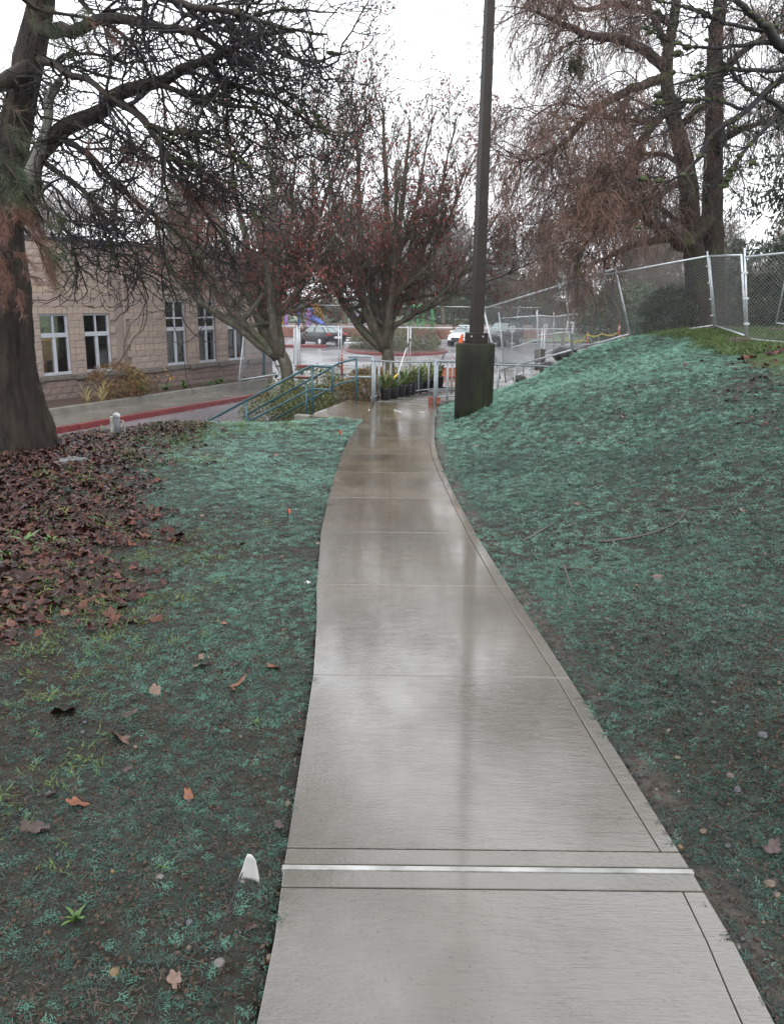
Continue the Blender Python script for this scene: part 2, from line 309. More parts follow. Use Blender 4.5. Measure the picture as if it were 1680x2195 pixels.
LEAFZ = [tuple(hitG(u, v)[:2]) for u, v in [(425, 913), (375, 935), (300, 995), (235, 1060), (262, 1150), (240, 1250), (140, 1310), (0, 1350)]]+[(-4.5, 4.2), (-8, 4.5), (-9, 9), (-6, 12), (-4.6, 13.2)]
LEAFZ2 = [tuple(hitG(u, v)[:2]) for u, v in [(1610, 772), (1690, 790), (1700, 900), (1660, 880), (1600, 840)]]
GRASSR = [tuple(hitG(u, v)[:2]) for u, v in [(1190, 770), (1260, 745), (1330, 727), (1420, 718), (1480, 732), (1560, 765), (1640, 800), (1700, 820)]]+[(30, 12), (60, 36), (14, 30), (7.5, 27), (4.0, 22.2)]
GRASSL = [tuple(hitG(u, v)[:2]) for u, v in [(340, 915), (560, 908), (600, 925), (430, 955), (380, 990), (330, 960)]]
BED = [(-3.3, 18.5), (-1.0, 18.7), (.3, 22), (1.3, 25.2), (5, 27.2), (12, 28.8), (8, 29.5), (4.5, 30.5), (1, 32.5), (-4.2, 31.5), (-4.1, 28.5), (-3.4, 24)]
def zones(x, y):
    x = np.asarray(x); y = np.asarray(y); w = (fbm(x, y, 2.2, 4, 2)-.5)*1.9
    leaf = np.clip(.5-(dpoly(x, y, LEAFZ)+w)*1.0, 0, 1); l2 = np.clip(.5-(dpoly(x, y, LEAFZ2)+w*.6)*1.0, 0, 1)*.22; leaf = np.maximum(leaf, l2)
    grass = np.clip(.5-(dpoly(x, y, GRASSR)+w*.5)*2.5, 0, 1)
    bed = np.clip(.5-(dpoly(x, y, BED)+w*.2)*3, 0, 1)
    far = (y > 76)*1.; grass = np.maximum(grass, far)
    mul = (1-leaf*.85)*(1-grass)*(1-bed)*(dpoly(x, y, LOT) > 0)*(y < 24)*((y < 18.2) | (x > 1.2))
    dr = x-xo(y); mud = np.clip(1-np.abs(dr-.06)/.12, 0, 1)*(y < 18)*np.clip((fbm(x, y, 2.5, 3, 4)-.28)*4, 0, 1); mul = mul*(1-mud*.85)
    mul = mul*(np.where(x > 0, .62, .42)+.38*np.clip((fbm(x, y, 1.6, 5, 9)-.36)*7, 0, 1))
    lo = np.clip((-.75-x)/.9, 0, 1)*np.clip((8-y)/3, 0, 1); mul = mul*(1-.68*lo)*(1-.35*(x < 0)*np.clip((6-y)/4, 0, 1)*np.clip((fbm(x, y, 3.1, 3, 40)-.38)*6, 0, 1))
    gl = np.maximum(np.clip(.5-(dpoly(x, y, GRASSL)+w)*1.2, 0, 1)*.55, lo*.6*np.clip((fbm(x, y, 1.7, 3, 12)-.36)*5, 0, 1))
    return dict(leaf=leaf, grass=grass, bed=bed, mulch=mul, mud=mud, gl=gl)
gx = np.unique(np.round(np.r_[np.arange(-400, -60, 20), np.arange(-60, -16, 2), np.arange(-16, -8, .5), np.arange(-8, -1.2, .14), np.arange(-1.2, 1.7, .045), np.arange(1.7, 9, .12), np.arange(9, 16, .4), np.arange(16, 60, 2), np.arange(60, 401, 20)], 4))
gy = np.unique(np.round(np.r_[np.arange(-20, -2, 2), np.arange(-2, .8, .3), np.arange(.8, 19, .09), np.arange(19, 34, .2), np.arange(34, 80, 2), np.arange(80, 140, 8), np.arange(140, 421, 40)], 4))
GX, GY = np.meshgrid(gx, gy); GZ = G(GX, GY); Zn = zones(GX, GY)
b = B(); nx = len(gx); ny = len(gy); I = (np.arange(ny-1)[:, None]*nx+np.arange(nx-1)[None]).ravel()
b.add(np.stack([GX, GY, GZ], -1).reshape(-1, 3), np.stack([I, I+1, I+nx+1, I+nx], -1))
def ground_mat():
    m, t, p, v = newmat('hydroseeded_soil')
    def A(n): a = t.nodes.new('ShaderNodeAttribute'); a.attribute_name = n; return a.outputs['Fac']
    n1 = noise(t, v, 9, 8, .7); soil = ramp(t, n1, [(.3, (.010, .0065, .0045)), (.55, (.028, .019, .013)), (.75, (.062, .044, .032))])
    fz = noise(t, v, 42, 6, .7); teal = ramp(t, noise(t, v, 3, 5, .6), [(.3, (.018, .060, .042)), (.7, (.05, .15, .108))])
    fm = ramp(t, fz, [(.42, (0, 0, 0)), (.52, (1, 1, 1))]); mf = mathn(t, 'MULTIPLY', fm, A('mulch')); mf = mathn(t, 'MULTIPLY', mf, .4)
    c = mixc(t, mf, soil, teal)
    gc = ramp(t, noise(t, v, 14, 6, .7), [(.3, (.02, .042, .007)), (.55, (.04, .085, .012)), (.75, (.075, .10, .02))]); c = mixc(t, A('grass'), c, gc)
    lc = ramp(t, noise(t, v, 22, 5, .7), [(.3, (.015, .006, .004)), (.55, (.045, .019, .013)), (.75, (.09, .05, .034))]); c = mixc(t, A('leaf'), c, lc)
    c = mixc(t, A('bed'), c, (.045, .025, .016))
    mc = ramp(t, noise(t, v, 20, 5), [(.35, (.05, .04, .034)), (.65, (.13, .11, .1))]); c = mixc(t, A('mud'), c, mc)
    t.links.new(c, p.inputs['Base Color'])
    r = mathn(t, 'MULTIPLY_ADD', A('mud'), -.4, .6); t.links.new(r, p.inputs['Roughness']); p.inputs['Specular IOR Level'].default_value = .2
    h = mathn(t, 'ADD', mathn(t, 'MULTIPLY', fz, 1.), n1); bumpn(t, p, h, .9, .03)
    return m
ground = b.build('ground', ground_mat(), smooth=True); tag(ground, kind='structure', label='dark soil slopes sprayed with green mulch either side of the path')
for k in ('leaf', 'grass', 'bed', 'mulch', 'mud'):
    a = ground.data.attributes.new(k, 'FLOAT', 'POINT'); a.data.foreach_set('value', Zn[k].astype(np.float32).ravel())
# ------------------------------------------------------------------ concrete path (structure) > slabs
path = link(bpy.data.objects.new('path', None)); tag(path, 'wet concrete footpath curving between the green banks', kind='structure')
JO = [-1.5, .5, 2.3]+[2.3+1.52*k for k in range(1, 9)]+[15.5, 16.9, 18.3]
def strip(fa, fb, y0, y1, name='slab', g=.003, dz=0., n=8, m=CON, parent=None):
    ys = np.linspace(y0+g, y1-g, n+1); L_ = np.c_[fa(ys), ys]; R_ = np.c_[fb(ys), ys]; z = zp(ys)+dz
    b = B(); V = np.vstack([np.c_[L_, z], np.c_[R_, z], np.c_[L_, z-.1], np.c_[R_, z-.1]]); N = n+1; f = []
    for i in range(n): f += [[i, N+i, N+i+1, i+1], [2*N+i, i, i+1, 2*N+i+1][::-1] if 0 else [i, i+1, 2*N+i+1, 2*N+i], [N+i, 3*N+i, 3*N+i+1, N+i+1]]
    f += [[0, 2*N, 3*N, N], [N-1, 2*N-1, 4*N-1, 3*N-1]]
    b.add(V, f); o = b.build(name, m, parent or path); bevel(o, .0035, 2); return o
SMC = mat('tooled_concrete', (.066, .058, .045), (.092, .083, .067), rough=.15, coat=.8, scale=5, bump=.15, bscale=60)
for i in range(len(JO)-1):
    y0, y1 = JO[i], JO[i+1]
    a0 = y0+.10 if abs(y0-2.3) < .01 else y0; a1 = y1-.10 if abs(y1-2.3) < .01 else y1
    strip(xl, lambda y: xi(y)-.0015, a0, a1, 'slab')
    strip(lambda y: xi(y)+.0015, xo, a0, a1, 'edge_band')
    if a1 != y1: strip(xl, xo, a1, y1-.014, 'border_band', m=SMC)
    if a0 != y0: strip(xl, xo, y0+.014, a0, 'border_band', m=SMC)
strip(lambda y: xl(y)-.006, lambda y: xo(y)+.006, 2.287, 2.313, 'joint_filler', m=mat('pale_foam_joint', (.17, .17, .16), (.36, .36, .35), rough=.4, scale=7, bump=.4), dz=.0008, g=.002, n=2)
b = B()
for y in JO[3:]: b.box(((xl(y)+xo(y))/2, y, zp(y)-.0155), ((xo(y)-xl(y))/2-.01, .006, .0125))
b.build('joint_fill_glint', mat('painted_joint_glint', (.2, .19, .175), rough=.15), path)  # pale joint fill: water reflections along the joints painted as light grey
b = B(); ys = np.linspace(-1.4, 18.2, 120); b.tube(np.c_[xi(ys), ys, zp(ys)-.011], .007, k=4); b.build('groove_fill', mat('groove_silt', (.05, .043, .035), rough=.5), path)
# landing
b = B(); b.prism([(-1.62, 16.05), (-.515, 15.4), (-.475, 16.6), (-.44, 18.3), (-1.0, 18.62)][::1], -.64, -.53); o = b.build('slab', CON, path); bevel(o, .008)
b = B(); b.box((-1.72, 16.12, -.62), (.16, .1, .09), rz=-.35); bevel(b.build('curb_block', CURB, path), .01)
# ramp slabs
for i in range(len(RL)-1):
    p = [RL[i], RR[i], RR[i+1], RL[i+1]]; c = np.mean(p, 0); q = np.array([c+(x-c)*.997 for x in p]); b = B(); b.prism(q[:, :2], q[:, 2]-.12, q[:, 2]); bevel(b.build('slab', CON2, path), .008)
for i in range(len(RR)-2):  # low edge curb on the bank side of the ramp
    a, c = RR[i], RR[i+1]; d = (c-a)[:2]; d /= np.linalg.norm(d); nrm = np.array([d[1], -d[0]]); q = [a[:2]+nrm*.005, a[:2]+nrm*.12, c[:2]+nrm*.12, c[:2]+nrm*.005]
    b = B(); b.prism(q, [a[2]-.2, a[2]-.2, c[2]-.2, c[2]-.2], [a[2]+.06, a[2]+.06, c[2]+.06, c[2]+.06]); bevel(b.build('ramp_curb', CON2, path), .01)
# ------------------------------------------------------------------ stair
A0 = np.array([-1.6, 16.5]); B0 = np.array([-.9, 18.45]); SD = np.array([-.944, .33]); SN = (B0-A0)/np.linalg.norm(B0-A0); SWd = np.linalg.norm(B0-A0)
stair = thing('stairway', 'concrete steps going down from the landing to the driveway', 'steps', (-1.6, 16.5, -.54))
for k in range(8):
    t0 = .02+.3*k; z = -.54-.155*(k+1); p = [A0+SD*t0-SN*.1, A0+SD*(t0+.32)-SN*.1, B0+SD*(t0+.32)+SN*.1, B0+SD*t0+SN*.1]
    b = B(); b.prism(p[::-1], z-.3, z+.0); bevel(b.build('step', CON2, stair), .01)
def rail(name, label, cat, tops, zfoot, posts, mids=(), r=.024, m=TEAL, group=None, pr=None, mr=.02):
    """tops: list of 3D points of the handrail; posts: list of (topPoint, footPoint); mids: list of polylines"""
    t = thing(name, label, cat, posts[0][1], group)
    B().tube(np.array(tops), r, k=8).build('handrail', m, t, True)
    for q in mids: B().tube(np.array(q), mr, k=8).build('mid_rail', m, t, True)
    for a, c in posts: B().tube([a, c], pr or r, k=8).build('post', m, t, True)
    return t
def P3(xy, z): return np.array([xy[0], xy[1], z])
sl = -.155/.3
top = -.54+.91
a_l = [P3(A0+SD*2.7, top+sl*2.7), P3(A0, top), P3(A0-SD*.45, top-.005)]
a_m = [P3(A0+SD*2.7, top-.44+sl*2.7), P3(A0, top-.44), P3(A0-SD*.45, top-.45)]
rail('stair_railing', 'blue green stair railing on the near side of the steps', 'railing', a_l, 0,
     [(P3(A0-SD*.02, top), P3(A0-SD*.02, -.56)), (P3(A0-SD*.45, top), P3(A0-SD*.45, top-.47)), (P3(A0+SD*1.45, top+sl*1.45), P3(A0+SD*1.45, top+sl*1.45-.95)), (P3(A0+SD*2.6, top+sl*2.6), P3(A0+SD*2.6, LOTZ))], [a_m], group='railings beside the steps')
b_l = [P3(B0+SD*2.7, top+sl*2.7), P3(B0+SD*.3, top+sl*.3+.06), P3(B0-SD*.1, top+.02)]
b_m = [P3(B0+SD*2.7, top-.44+sl*2.7), P3(B0+SD*.3, top-.44+sl*.3+.06), P3(B0-SD*.1, top-.44)]
rail('stair_railing', 'blue green stair railing on the far side, against the shrubs', 'railing', b_l, 0,
     [(P3(B0-SD*.1, top+.02), P3(B0-SD*.1, -.56)), (P3(B0+SD*1.1, top+sl*1.1), P3(B0+SD*1.1, top+sl*1.1-.95)), (P3(B0+SD*2.6, top+sl*2.6), P3(B0+SD*2.6, LOTZ))], [b_m], group='railings beside the steps')
# grey guard rails of the ramp
h = .9
G0 = P3((-.45, 18.32), -.54+h); Gm = P3((-.98, 18.55), -.54+h+.02)
tt = rail('guard_railing', 'short grey railing closing the gap beside the landing', 'railing', [P3((-.98, 18.6), .40), P3((-.90, 18.58), .43), P3((-.46, 18.40), .43)], 0, [(P3((-.45, 18.36), .43), P3((-.45, 18.36), -.56))], [[P3((-.98, 18.6), -.02), P3((-.46, 18.4), -.0)]], m=GREYR, r=.026)
lp = [P3(RL[i][:2]+np.array([-.06, .02]), RL[i][2]+h) for i in range(len(RL))]
def along(P, s):
    P = np.array(P); d = np.r_[0, np.cumsum(np.linalg.norm(np.diff(P, axis=0), axis=1))]; return np.array([np.interp(s, d, P[:, k]) for k in range(3)])
def plen(P): return np.linalg.norm(np.diff(np.array(P), axis=0), axis=1).sum()
pl = [(along(lp, s), along(lp, s)-np.array([0, 0, h+.05])) for s in np.arange(.75, plen(lp), .85)]
rail('guard_railing', 'long grey guard railing behind the row of potted plants', 'railing', lp, 0, pl, [[p-np.array([0, 0, h-.1]) for p in lp]], m=GREYR, r=.026)
rp = [P3((.88, 17.95), -.535+h)]+[P3(RR[i][:2]+np.array([-.04, .0]), RR[i][2]+h) for i in range(0, 7)]
prr = [(along(rp, s), along(rp, s)-np.array([0, 0, h+.05])) for s in np.r_[0, .28, np.arange(.95, plen(rp), .85)]]
rail('guard_railing', 'grey guard railing whose end post stands on the path by the concrete base', 'railing', rp, 0, prr, [[p-np.array([0, 0, h-.13]) for p in rp[1:]]], m=GREYR, r=.027)
t = thing('brick_block', 'dark red block at the foot of the grey end post', 'block', (.88, 18.1, -.53))
B().box((.88, 18.12, -.46), (.13, .05, .07)).build('block', RUST, t); [B().box((q, 18.03, -.5), (.05, .03, .03)).build('bracket', RUST, t) for q in (.8, .97)]
# ------------------------------------------------------------------ driveway, lot, kerbs, walk beside the building
b = B(); b.prism(LOT[::-1], LOTZ-.04, LOTZ); 
def flat(name, poly, z, m, label=None, kind='structure'):
    me = bpy.data.meshes.new(name); me.from_pydata([(x, y, z) for x, y in poly], [], [list(range(len(poly)))]); me.materials.append(m); o = link(bpy.data.objects.new(name, me)); tag(o, label, kind=kind)
    if me.polygons[0].normal.z < 0: me.flip_normals()
    return o
flat('driveway', LOT, LOTZ, ASPH, 'wet grey asphalt of the driveway and parking lot')
cl0 = np.array([-8.37, 20.68]); cl1 = np.array([-4.3, 29.5]); cdr = (cl1-cl0)/np.linalg.norm(cl1-cl0); cn = np.array([-cdr[1], cdr[0]])
def band(name, s0, s1, o0, o1, z0, z1, m, parent, bv=.015, seg=1):
    q = [cl0+cdr*s0+cn*o0, cl0+cdr*s1+cn*o0, cl0+cdr*s1+cn*o1, cl0+cdr*s0+cn*o1]; b = B(); b.prism(q, z0, z1); o = b.build(name, m, parent); bevel(o, bv); return o
pav = link(bpy.data.objects.new('pavement', None)); tag(pav, 'wet concrete walk beside the block building', kind='structure')
for s in np.arange(-22, 9.6, 1.9):
    band('slab', s+.006, min(s+1.894, 9.7), .16, 1.72, LOTZ-.02, LOTZ+.15, CON2, pav, .006)
rk = link(bpy.data.objects.new('kerb', None)); tag(rk, 'red painted kerb along the driveway', kind='structure')
for s in np.arange(-22, 9.6, 3.8): band('kerb_stone', s+.004, min(s+3.796, 9.7), 0, .15, LOTZ-.02, LOTZ+.152, REDP, rk, .02)
gk = link(bpy.data.objects.new('kerb', None)); tag(gk, 'grey concrete kerb holding the planting bed', kind='structure')
for s in np.arange(-22, 10.5, 3.8): band('kerb_stone', s+.004, s+3.796, 1.73, 1.93, LOTZ-.02, LOTZ+.34, CURB, gk, .02)
bd = link(bpy.data.objects.new('planting_bed', None)); tag(bd, 'bark covered planting bed at the foot of the wall', kind='structure')
band('soil', -24, 11.5, 1.935, 6.2, LOTZ-.02, LOTZ+.28, SOIL, bd, .01)
# ------------------------------------------------------------------ block building
TH = R(30); wd = np.array([math.sin(TH), math.cos(TH)]); wn = np.array([math.cos(TH), -math.sin(TH)])   # wn points out of the wall, to the driveway
_q = at(275, 794, 28.0); W0 = np.array([_q[0], _q[1]])
def whit(u, v):
    d = ray(u, v); t = (wn@W0)/(wn@d[:2]); p = d*t; return float((p[:2]-W0)@wd), float(p[2]+CH)
WB = LOTZ+.2; LZ = np.mean([whit(275, 794)[1], whit(584, 766)[1]]); RZ = np.mean([whit(95, 510)[1], whit(264, 523)[1], whit(431, 535)[1]])
S_R = whit(584, 766)[0]
CO = .2032
bld = thing('school_building', 'tan split face block building with white framed windows and flat roof', 'building', (W0[0], W0[1], WB))
def W3(s, z, o=0.): p = W0+wd*s+wn*o; return np.array([p[0], p[1], z])
wins = []   # (s0,s1,z0,z1,kind)
def win(u0, u1, v_, zt, kind):
    s0 = whit(u0, v_)[0]; s1 = whit(u1, v_)[0]; wins.append((s0, s1, LZ+.02, zt, kind))
zL = LZ+9*CO+.0; zR = LZ+11*CO
win(90, 152, 750, zL, 'low'); win(184, 240, 750, zL, 'low'); win(-20, 42, 750, zL, 'low')
win(357, 400, 720, zR, 'tall'); win(426, 463, 720, zR, 'tall'); win(488, 525, 715, zR, 'tall')
BM = mat('split_face_block', (.235, .185, .158), (.30, .24, .208), rough=.75, scale=1.2, bump=.6, bscale=22, tint=[(.93, .92, .92), (1, 1, 1), (1.06, 1.04, 1.02)])
BS = mat('smooth_block', (.28, .22, .175), (.33, .265, .215), rough=.6, scale=1.5, bump=.25, bscale=30, tint=[(.85, .85, .87), (1, 1, 1), (1.1, 1.08, 1.05)])
BD = mat('pink_base_block', (.145, .105, .093), (.20, .15, .135), rough=.75, scale=1.4, bump=.6, bscale=22, tint=[(.92, .92, .92), (1, 1, 1), (1.07, 1.05, 1.04)])
MORT = mat('mortar', (.19, .15, .13), (.23, .185, .16), rough=.8, scale=6)
# core with openings: strips of wall between windows
wall = B(); ss = sorted(set([-13.0]+[a for w in wins for a in w[:2]]+[S_R])); tk = .1
zt_all = sorted(set([WB-.3, LZ+.02, zL, zR, RZ]))
for i in range(len(ss)-1):
    for j in range(len(zt_all)-1):
        sm = (ss[i]+ss[i+1])/2; zm = (zt_all[j]+zt_all[j+1])/2
        if any(w[0] < sm < w[1] and w[2] < zm < w[3] for w in wins): continue
        c = W3(sm, zm, -.05-tk); wall.box(c, ((ss[i+1]-ss[i])/2, tk, (zt_all[j+1]-zt_all[j])/2), rz=math.atan2(wd[1], wd[0]))
wallo = wall.build('wall', MORT, bld)
# blocks
def blockmesh(seed, rough):
    r = np.random.default_rng(seed); nx_, nz_ = (5, 4) if rough else (2, 2); V = []
    for j in range(nz_):
        for i in range(nx_):
            x = (i/(nx_-1)-.5); z = (j/(nz_-1)-.5); e = 0 if (i in (0, nx_-1) or j in (0, nz_-1)) else 1
            V.append((x, (.004+r.random()*.004) if not e else (.006+r.random()*.017), z))
    k = len(V); V += [(-.5, -.05, -.5), (.5, -.05, -.5), (.5, -.05, .5), (-.5, -.05, .5)]
    f = [(j*nx_+i, j*nx_+i+1, (j+1)*nx_+i+1, (j+1)*nx_+i) for j in range(nz_-1) for i in range(nx_-1)]
    a, b_, c, d = 0, nx_-1, nx_*nz_-1, nx_*(nz_-1)
    f += [(a, k, k+1, b_), (b_, k+1, k+2, c), (c, k+2, k+3, d), (d, k+3, k, a)]
    return np.array(V), f
bm_ = {True: [blockmesh(i, True) for i in range(5)], False: [blockmesh(9, False)]}
meshes = {}
def bmesh_data(kind, i):
    k = (kind, i)
    if k not in meshes:
        V, f = bm_[kind != 'smooth'][i]; me = bpy.data.meshes.new('block'); me.from_pydata([tuple(v) for v in V], [], f); me.materials.append({'rough': BM, 'smooth': BS, 'base': BD}[kind])
        a = me.attributes.new('tint', 'FLOAT', 'POINT'); a.data.foreach_set('value', np.full(len(V), [.3, .6, .45, .75, .2][i], np.float32)); meshes[k] = me
    return meshes[k]
cells = []
def course(z0, smooth, kind, ph):
    x = -13.0+ph; 
    while x < S_R-.02:
        bl = .203 if smooth else .406
        a, c = max(x, -13), min(x+bl, S_R); x += bl
        if a > .02-.3 and c < .35 and False: continue
        segs = [(a, c)]
        for w in wins:
            if z0+CO*.5 < w[2] or z0+CO*.5 > w[3]: continue
            ns = []
            for p_, q_ in segs:
                if q_ <= w[0] or p_ >= w[1]: ns.append((p_, q_))
                else:
                    if p_ < w[0]-.03: ns.append((p_, w[0]))
                    if q_ > w[1]+.03: ns.append((w[1], q_))
            segs = ns
        for p_, q_ in segs:
            if q_-p_ < .04: continue
            rc = -.16 if -.45 < (p_+q_)/2 < .12 and z0 > LZ-5 else 0
            cells.append(((p_+q_)/2, z0+CO/2, q_-p_-.012, CO-.012, kind, rc))
nb = int((LZ-.12-WB)/CO)+1
for k in range(nb): course(LZ-.14-CO*(k+1), False, 'base', .2*(k % 2))
k = 0; z = LZ+.0
while z < RZ-.1:
    sm = (k+1) % 3 == 1 and k > 0 and k < 13
    course(z, sm, 'smooth' if sm else 'rough', .2*(k % 2)); z += CO; k += 1
ang = math.atan2(wd[1], wd[0]); Rw = np.array([[wd[0], wn[0], 0], [wd[1], wn[1], 0], [0, 0, 1]])
vis = [c for c in cells if c[0] > -6.5 and whit is not None]
vis.sort(key=lambda c: abs(c[0]+.5)+abs(c[1]-.2)*.9); ind = set(id(c) for c in vis[:300]); rest = {'rough': B(), 'smooth': B(), 'base': B()}
for c in cells:
    i = random.randrange(5) if c[4] != 'smooth' else 0; rc = c[5]
    if id(c) in ind:
        o = link(bpy.data.objects.new('block', bmesh_data(c[4], i)), wallo); p = W3(c[0], c[1], rc)-parent_loc(bld)
        o.matrix_local = Matrix.Translation(Vector(p)) @ Matrix(((wd[0], wn[0], 0, 0), (wd[1], wn[1], 0, 0), (0, 0, 1, 0), (0, 0, 0, 1))) @ Matrix.Diagonal((c[2], 1, c[3], 1))
    else:
        V, f = bm_[c[4] != 'smooth'][i]; Q = (V*np.array([c[2], 1, c[3]])) @ Rw.T+W3(c[0], c[1], rc); F4 = [list(q) for q in f]; rest[c[4]].add(Q, F4, random.random())
for kd, m_ in (('rough', BM), ('smooth', BS), ('base', BD)):
    tag(rest[kd].build('block', m_, wallo), kind='stuff')
# ledge pieces, parapet, downpipe
LG = mat('dark_ledge_stone', (.085, .075, .068), (.14, .125, .11), rough=.6, scale=5, bump=.4)
def wbox(name, s0, s1, z0, z1, o0, o1, m, parent=bld, bv=.008):
    b = B(); b.box(W3((s0+s1)/2, (z0+z1)/2, (o0+o1)/2), (abs(s1-s0)/2, abs(o1-o0)/2, abs(z1-z0)/2), rz=ang); o = b.build(name, m, parent)
    if bv: bevel(o, bv)
    return o
sw = sorted(wins); x0 = -13.
for w in sw:
    if w[0]-x0 > .1: wbox('ledge', x0, w[0]-.06 if x0 < w[0]-.2 else w[0], LZ-.14, LZ-.003, -.04, .11, LG)
    wbox('sill', w[0]-.06+.003, w[1]+.06-.003, LZ-.12, LZ-.01, -.04, .06, LG); x0 = w[1]+.06
wbox('ledge', x0, S_R+.1, LZ-.14, LZ-.003, -.04, .11, LG)
wbox('parapet_cap', -13, S_R+.05, RZ-.06, RZ+.05, -.3, .07, mat('dark_roof_metal', (.03, .035, .045), (.05, .055, .065), rough=.4), bv=.01)
t_ = B(); t_.tube([W3(.0, RZ-.1, -.02), W3(.0, WB, -.02)], .045, k=10); t_.build('downpipe', mat('tan_downpipe', (.2, .15, .13), (.26, .2, .17), rough=.4), bld, True)
# roof slab and side/back walls
b = B(); p = [W3(-13, 0, -.25)[:2], W3(S_R, 0, -.25)[:2], W3(S_R, 0, -14)[:2], W3(-13, 0, -14)[:2]]; b.prism(p[::-1], RZ-.3, RZ-.1); b.build('roof', mat('roof_felt', (.04, .04, .045), rough=.7), bld)
b = B(); b.box(W3(S_R-.1, (RZ+WB)/2-.2, -7), (.12, 6.8, (RZ-WB)/2-.05), rz=ang); b.build('side_wall', BM, bld)
b = B(); b.box(W3(-13+.1, (RZ+WB)/2-.2, -7), (.12, 6.8, (RZ-WB)/2-.05), rz=ang); b.box(W3((S_R-13)/2, (RZ+WB)/2-.2, -13.9), ((S_R+13)/2, .1, (RZ-WB)/2-.05), rz=ang); b.build('back_wall', BM, bld)
BL = mat('green_blind', (.26, .29, .18), (.36, .39, .26), rough=.6, stretch=(1, 1, 18), scale=2)
BL2 = mat('grey_blind', (.13, .135, .15), (.17, .175, .19), rough=.6)
for i, (s0, s1, z0, z1, kd) in enumerate(wins):
    fr = B(); f_ = .055; o0, o1 = -.14, -.05; ctr = (s0+s1)/2; zt = z0+(1.12 if kd == 'low' else 1.18)
    def fb(a, c, e, g_, oo=(o0, o1)): fr.box(W3((a+c)/2, (e+g_)/2, (oo[0]+oo[1])/2), (abs(c-a)/2, (oo[1]-oo[0])/2, abs(g_-e)/2), rz=ang)
    fb(s0, s1, z0, z0+.09, (-.14, -.02)); fb(s0, s1, z1-.06, z1); fb(s0, s0+f_, z0+.09, z1-.06); fb(s1-f_, s1, z0+.09, z1-.06); fb(s0+f_, s1-f_, zt, zt+.13, (-.14, -.035))
    fb(ctr-.05, ctr+.05, z0+.09, zt, (-.135, -.055)); fb(ctr-.025, ctr+.025, zt+.13, z1-.06, (-.135, -.06))
    if kd == 'tall': fb(s0+f_, s1-f_, z1-.62, z1-.57, (-.135, -.06))
    w_ = fr.build('window', VINYL, bld); bevel(w_, .006)
    rows = [(z0+.09, zt), (zt+.13, z1-.06)] if kd == 'low' else [(z0+.09, zt), (zt+.13, z1-.62), (z1-.57, z1-.06)]
    for a, c in ((s0+f_, ctr-.025), (ctr+.025, s1-f_)):
        for e, g_ in rows:
            sh = B().box(W3((a+c)/2, (e+g_)/2, -.11), ((c-a)/2, .004, (g_-e)/2), rz=ang).build('pane', GLASS, w_)
    if kd == 'tall':
        wbox('blind', s0, s1, z0+.02, z1-.02, -.26, -.25, BL if i != 3 else BL2, w_, 0)
        wbox('blind', s0, s1, zt+.1, z1, -.245, -.24, BL2 if i == 3 else BL, w_, 0)
    else: wbox('blind', s0, s1, zt+.05, z1, -.25, -.24, BL, w_, 0)
    b = B(); # reveal
    for a in (s0-.001, s1+.001): b.box(W3(a, (z0+z1)/2, -.09), (.006, .09, (z1-z0)/2), rz=ang)
    b.box(W3(ctr, z1+.003, -.09), ((s1-s0)/2, .09, .005), rz=ang); b.build('reveal', MORT, w_)
# classroom behind the low windows, with its lit ceiling light
WOOD = mat('orange_wood', (.3, .12, .03), (.42, .19, .06), rough=.45, scale=3, stretch=(1, 1, 6))
rm = wbox('room', -12.8, -.3, WB, WB+.05, -4.2, -.3, mat('room_floor', (.05, .05, .07), rough=.5), bv=0)
wbox('room_wall', -12.8, -.3, WB, RZ-.35, -4.3, -4.2, mat('room_wall', (.35, .27, .17), (.4, .3, .2), rough=.7), rm, 0)
wbox('room_wall', -.35, -.3, WB, RZ-.35, -4.2, -.3, mat('room_wall', (.35, .27, .17)), rm, 0)
wbox('room_ceiling', -12.8, -.3, 2.2, 2.25, -4.2, -.3, mat('room_ceiling', (.6, .6, .58), rough=.7), rm, 0)
for s, wdt, z0, z1 in ((-3.0, .5, -.3, .75), (-3.9, .4, -.9, .9), (-1.9, .35, -.2, .8), (-1.2, .4, -1.0, .2), (-4.8, .5, -.7, .3)):
    wbox('cabinet', s-wdt, s+wdt, z0, z1, -3.2, -2.6, WOOD, rm)
wbox('board', -3.1, -2.6, -.55, -.1, -2.2, -2.15, mat('pale_green_board', (.3, .4, .33)), rm); wbox('chair_back', -1.6, -1.2, -1.0, -.4, -2., -1.9, mat('navy_plastic', (.02, .025, .06)), rm)
em = bpy.data.materials.new('lit_tube'); em.use_nodes = True; em.node_tree.nodes['Principled BSDF'].inputs['Emission Color'].default_value = (1, .85, .6, 1); em.node_tree.nodes['Principled BSDF'].inputs['Emission Strength'].default_value = 14
for s in (-4.6, -2.6, -1.2): wbox('ceiling_light', s-.5, s+.5, 2.17, 2.19, -2.4, -2.1, em, rm, 0)
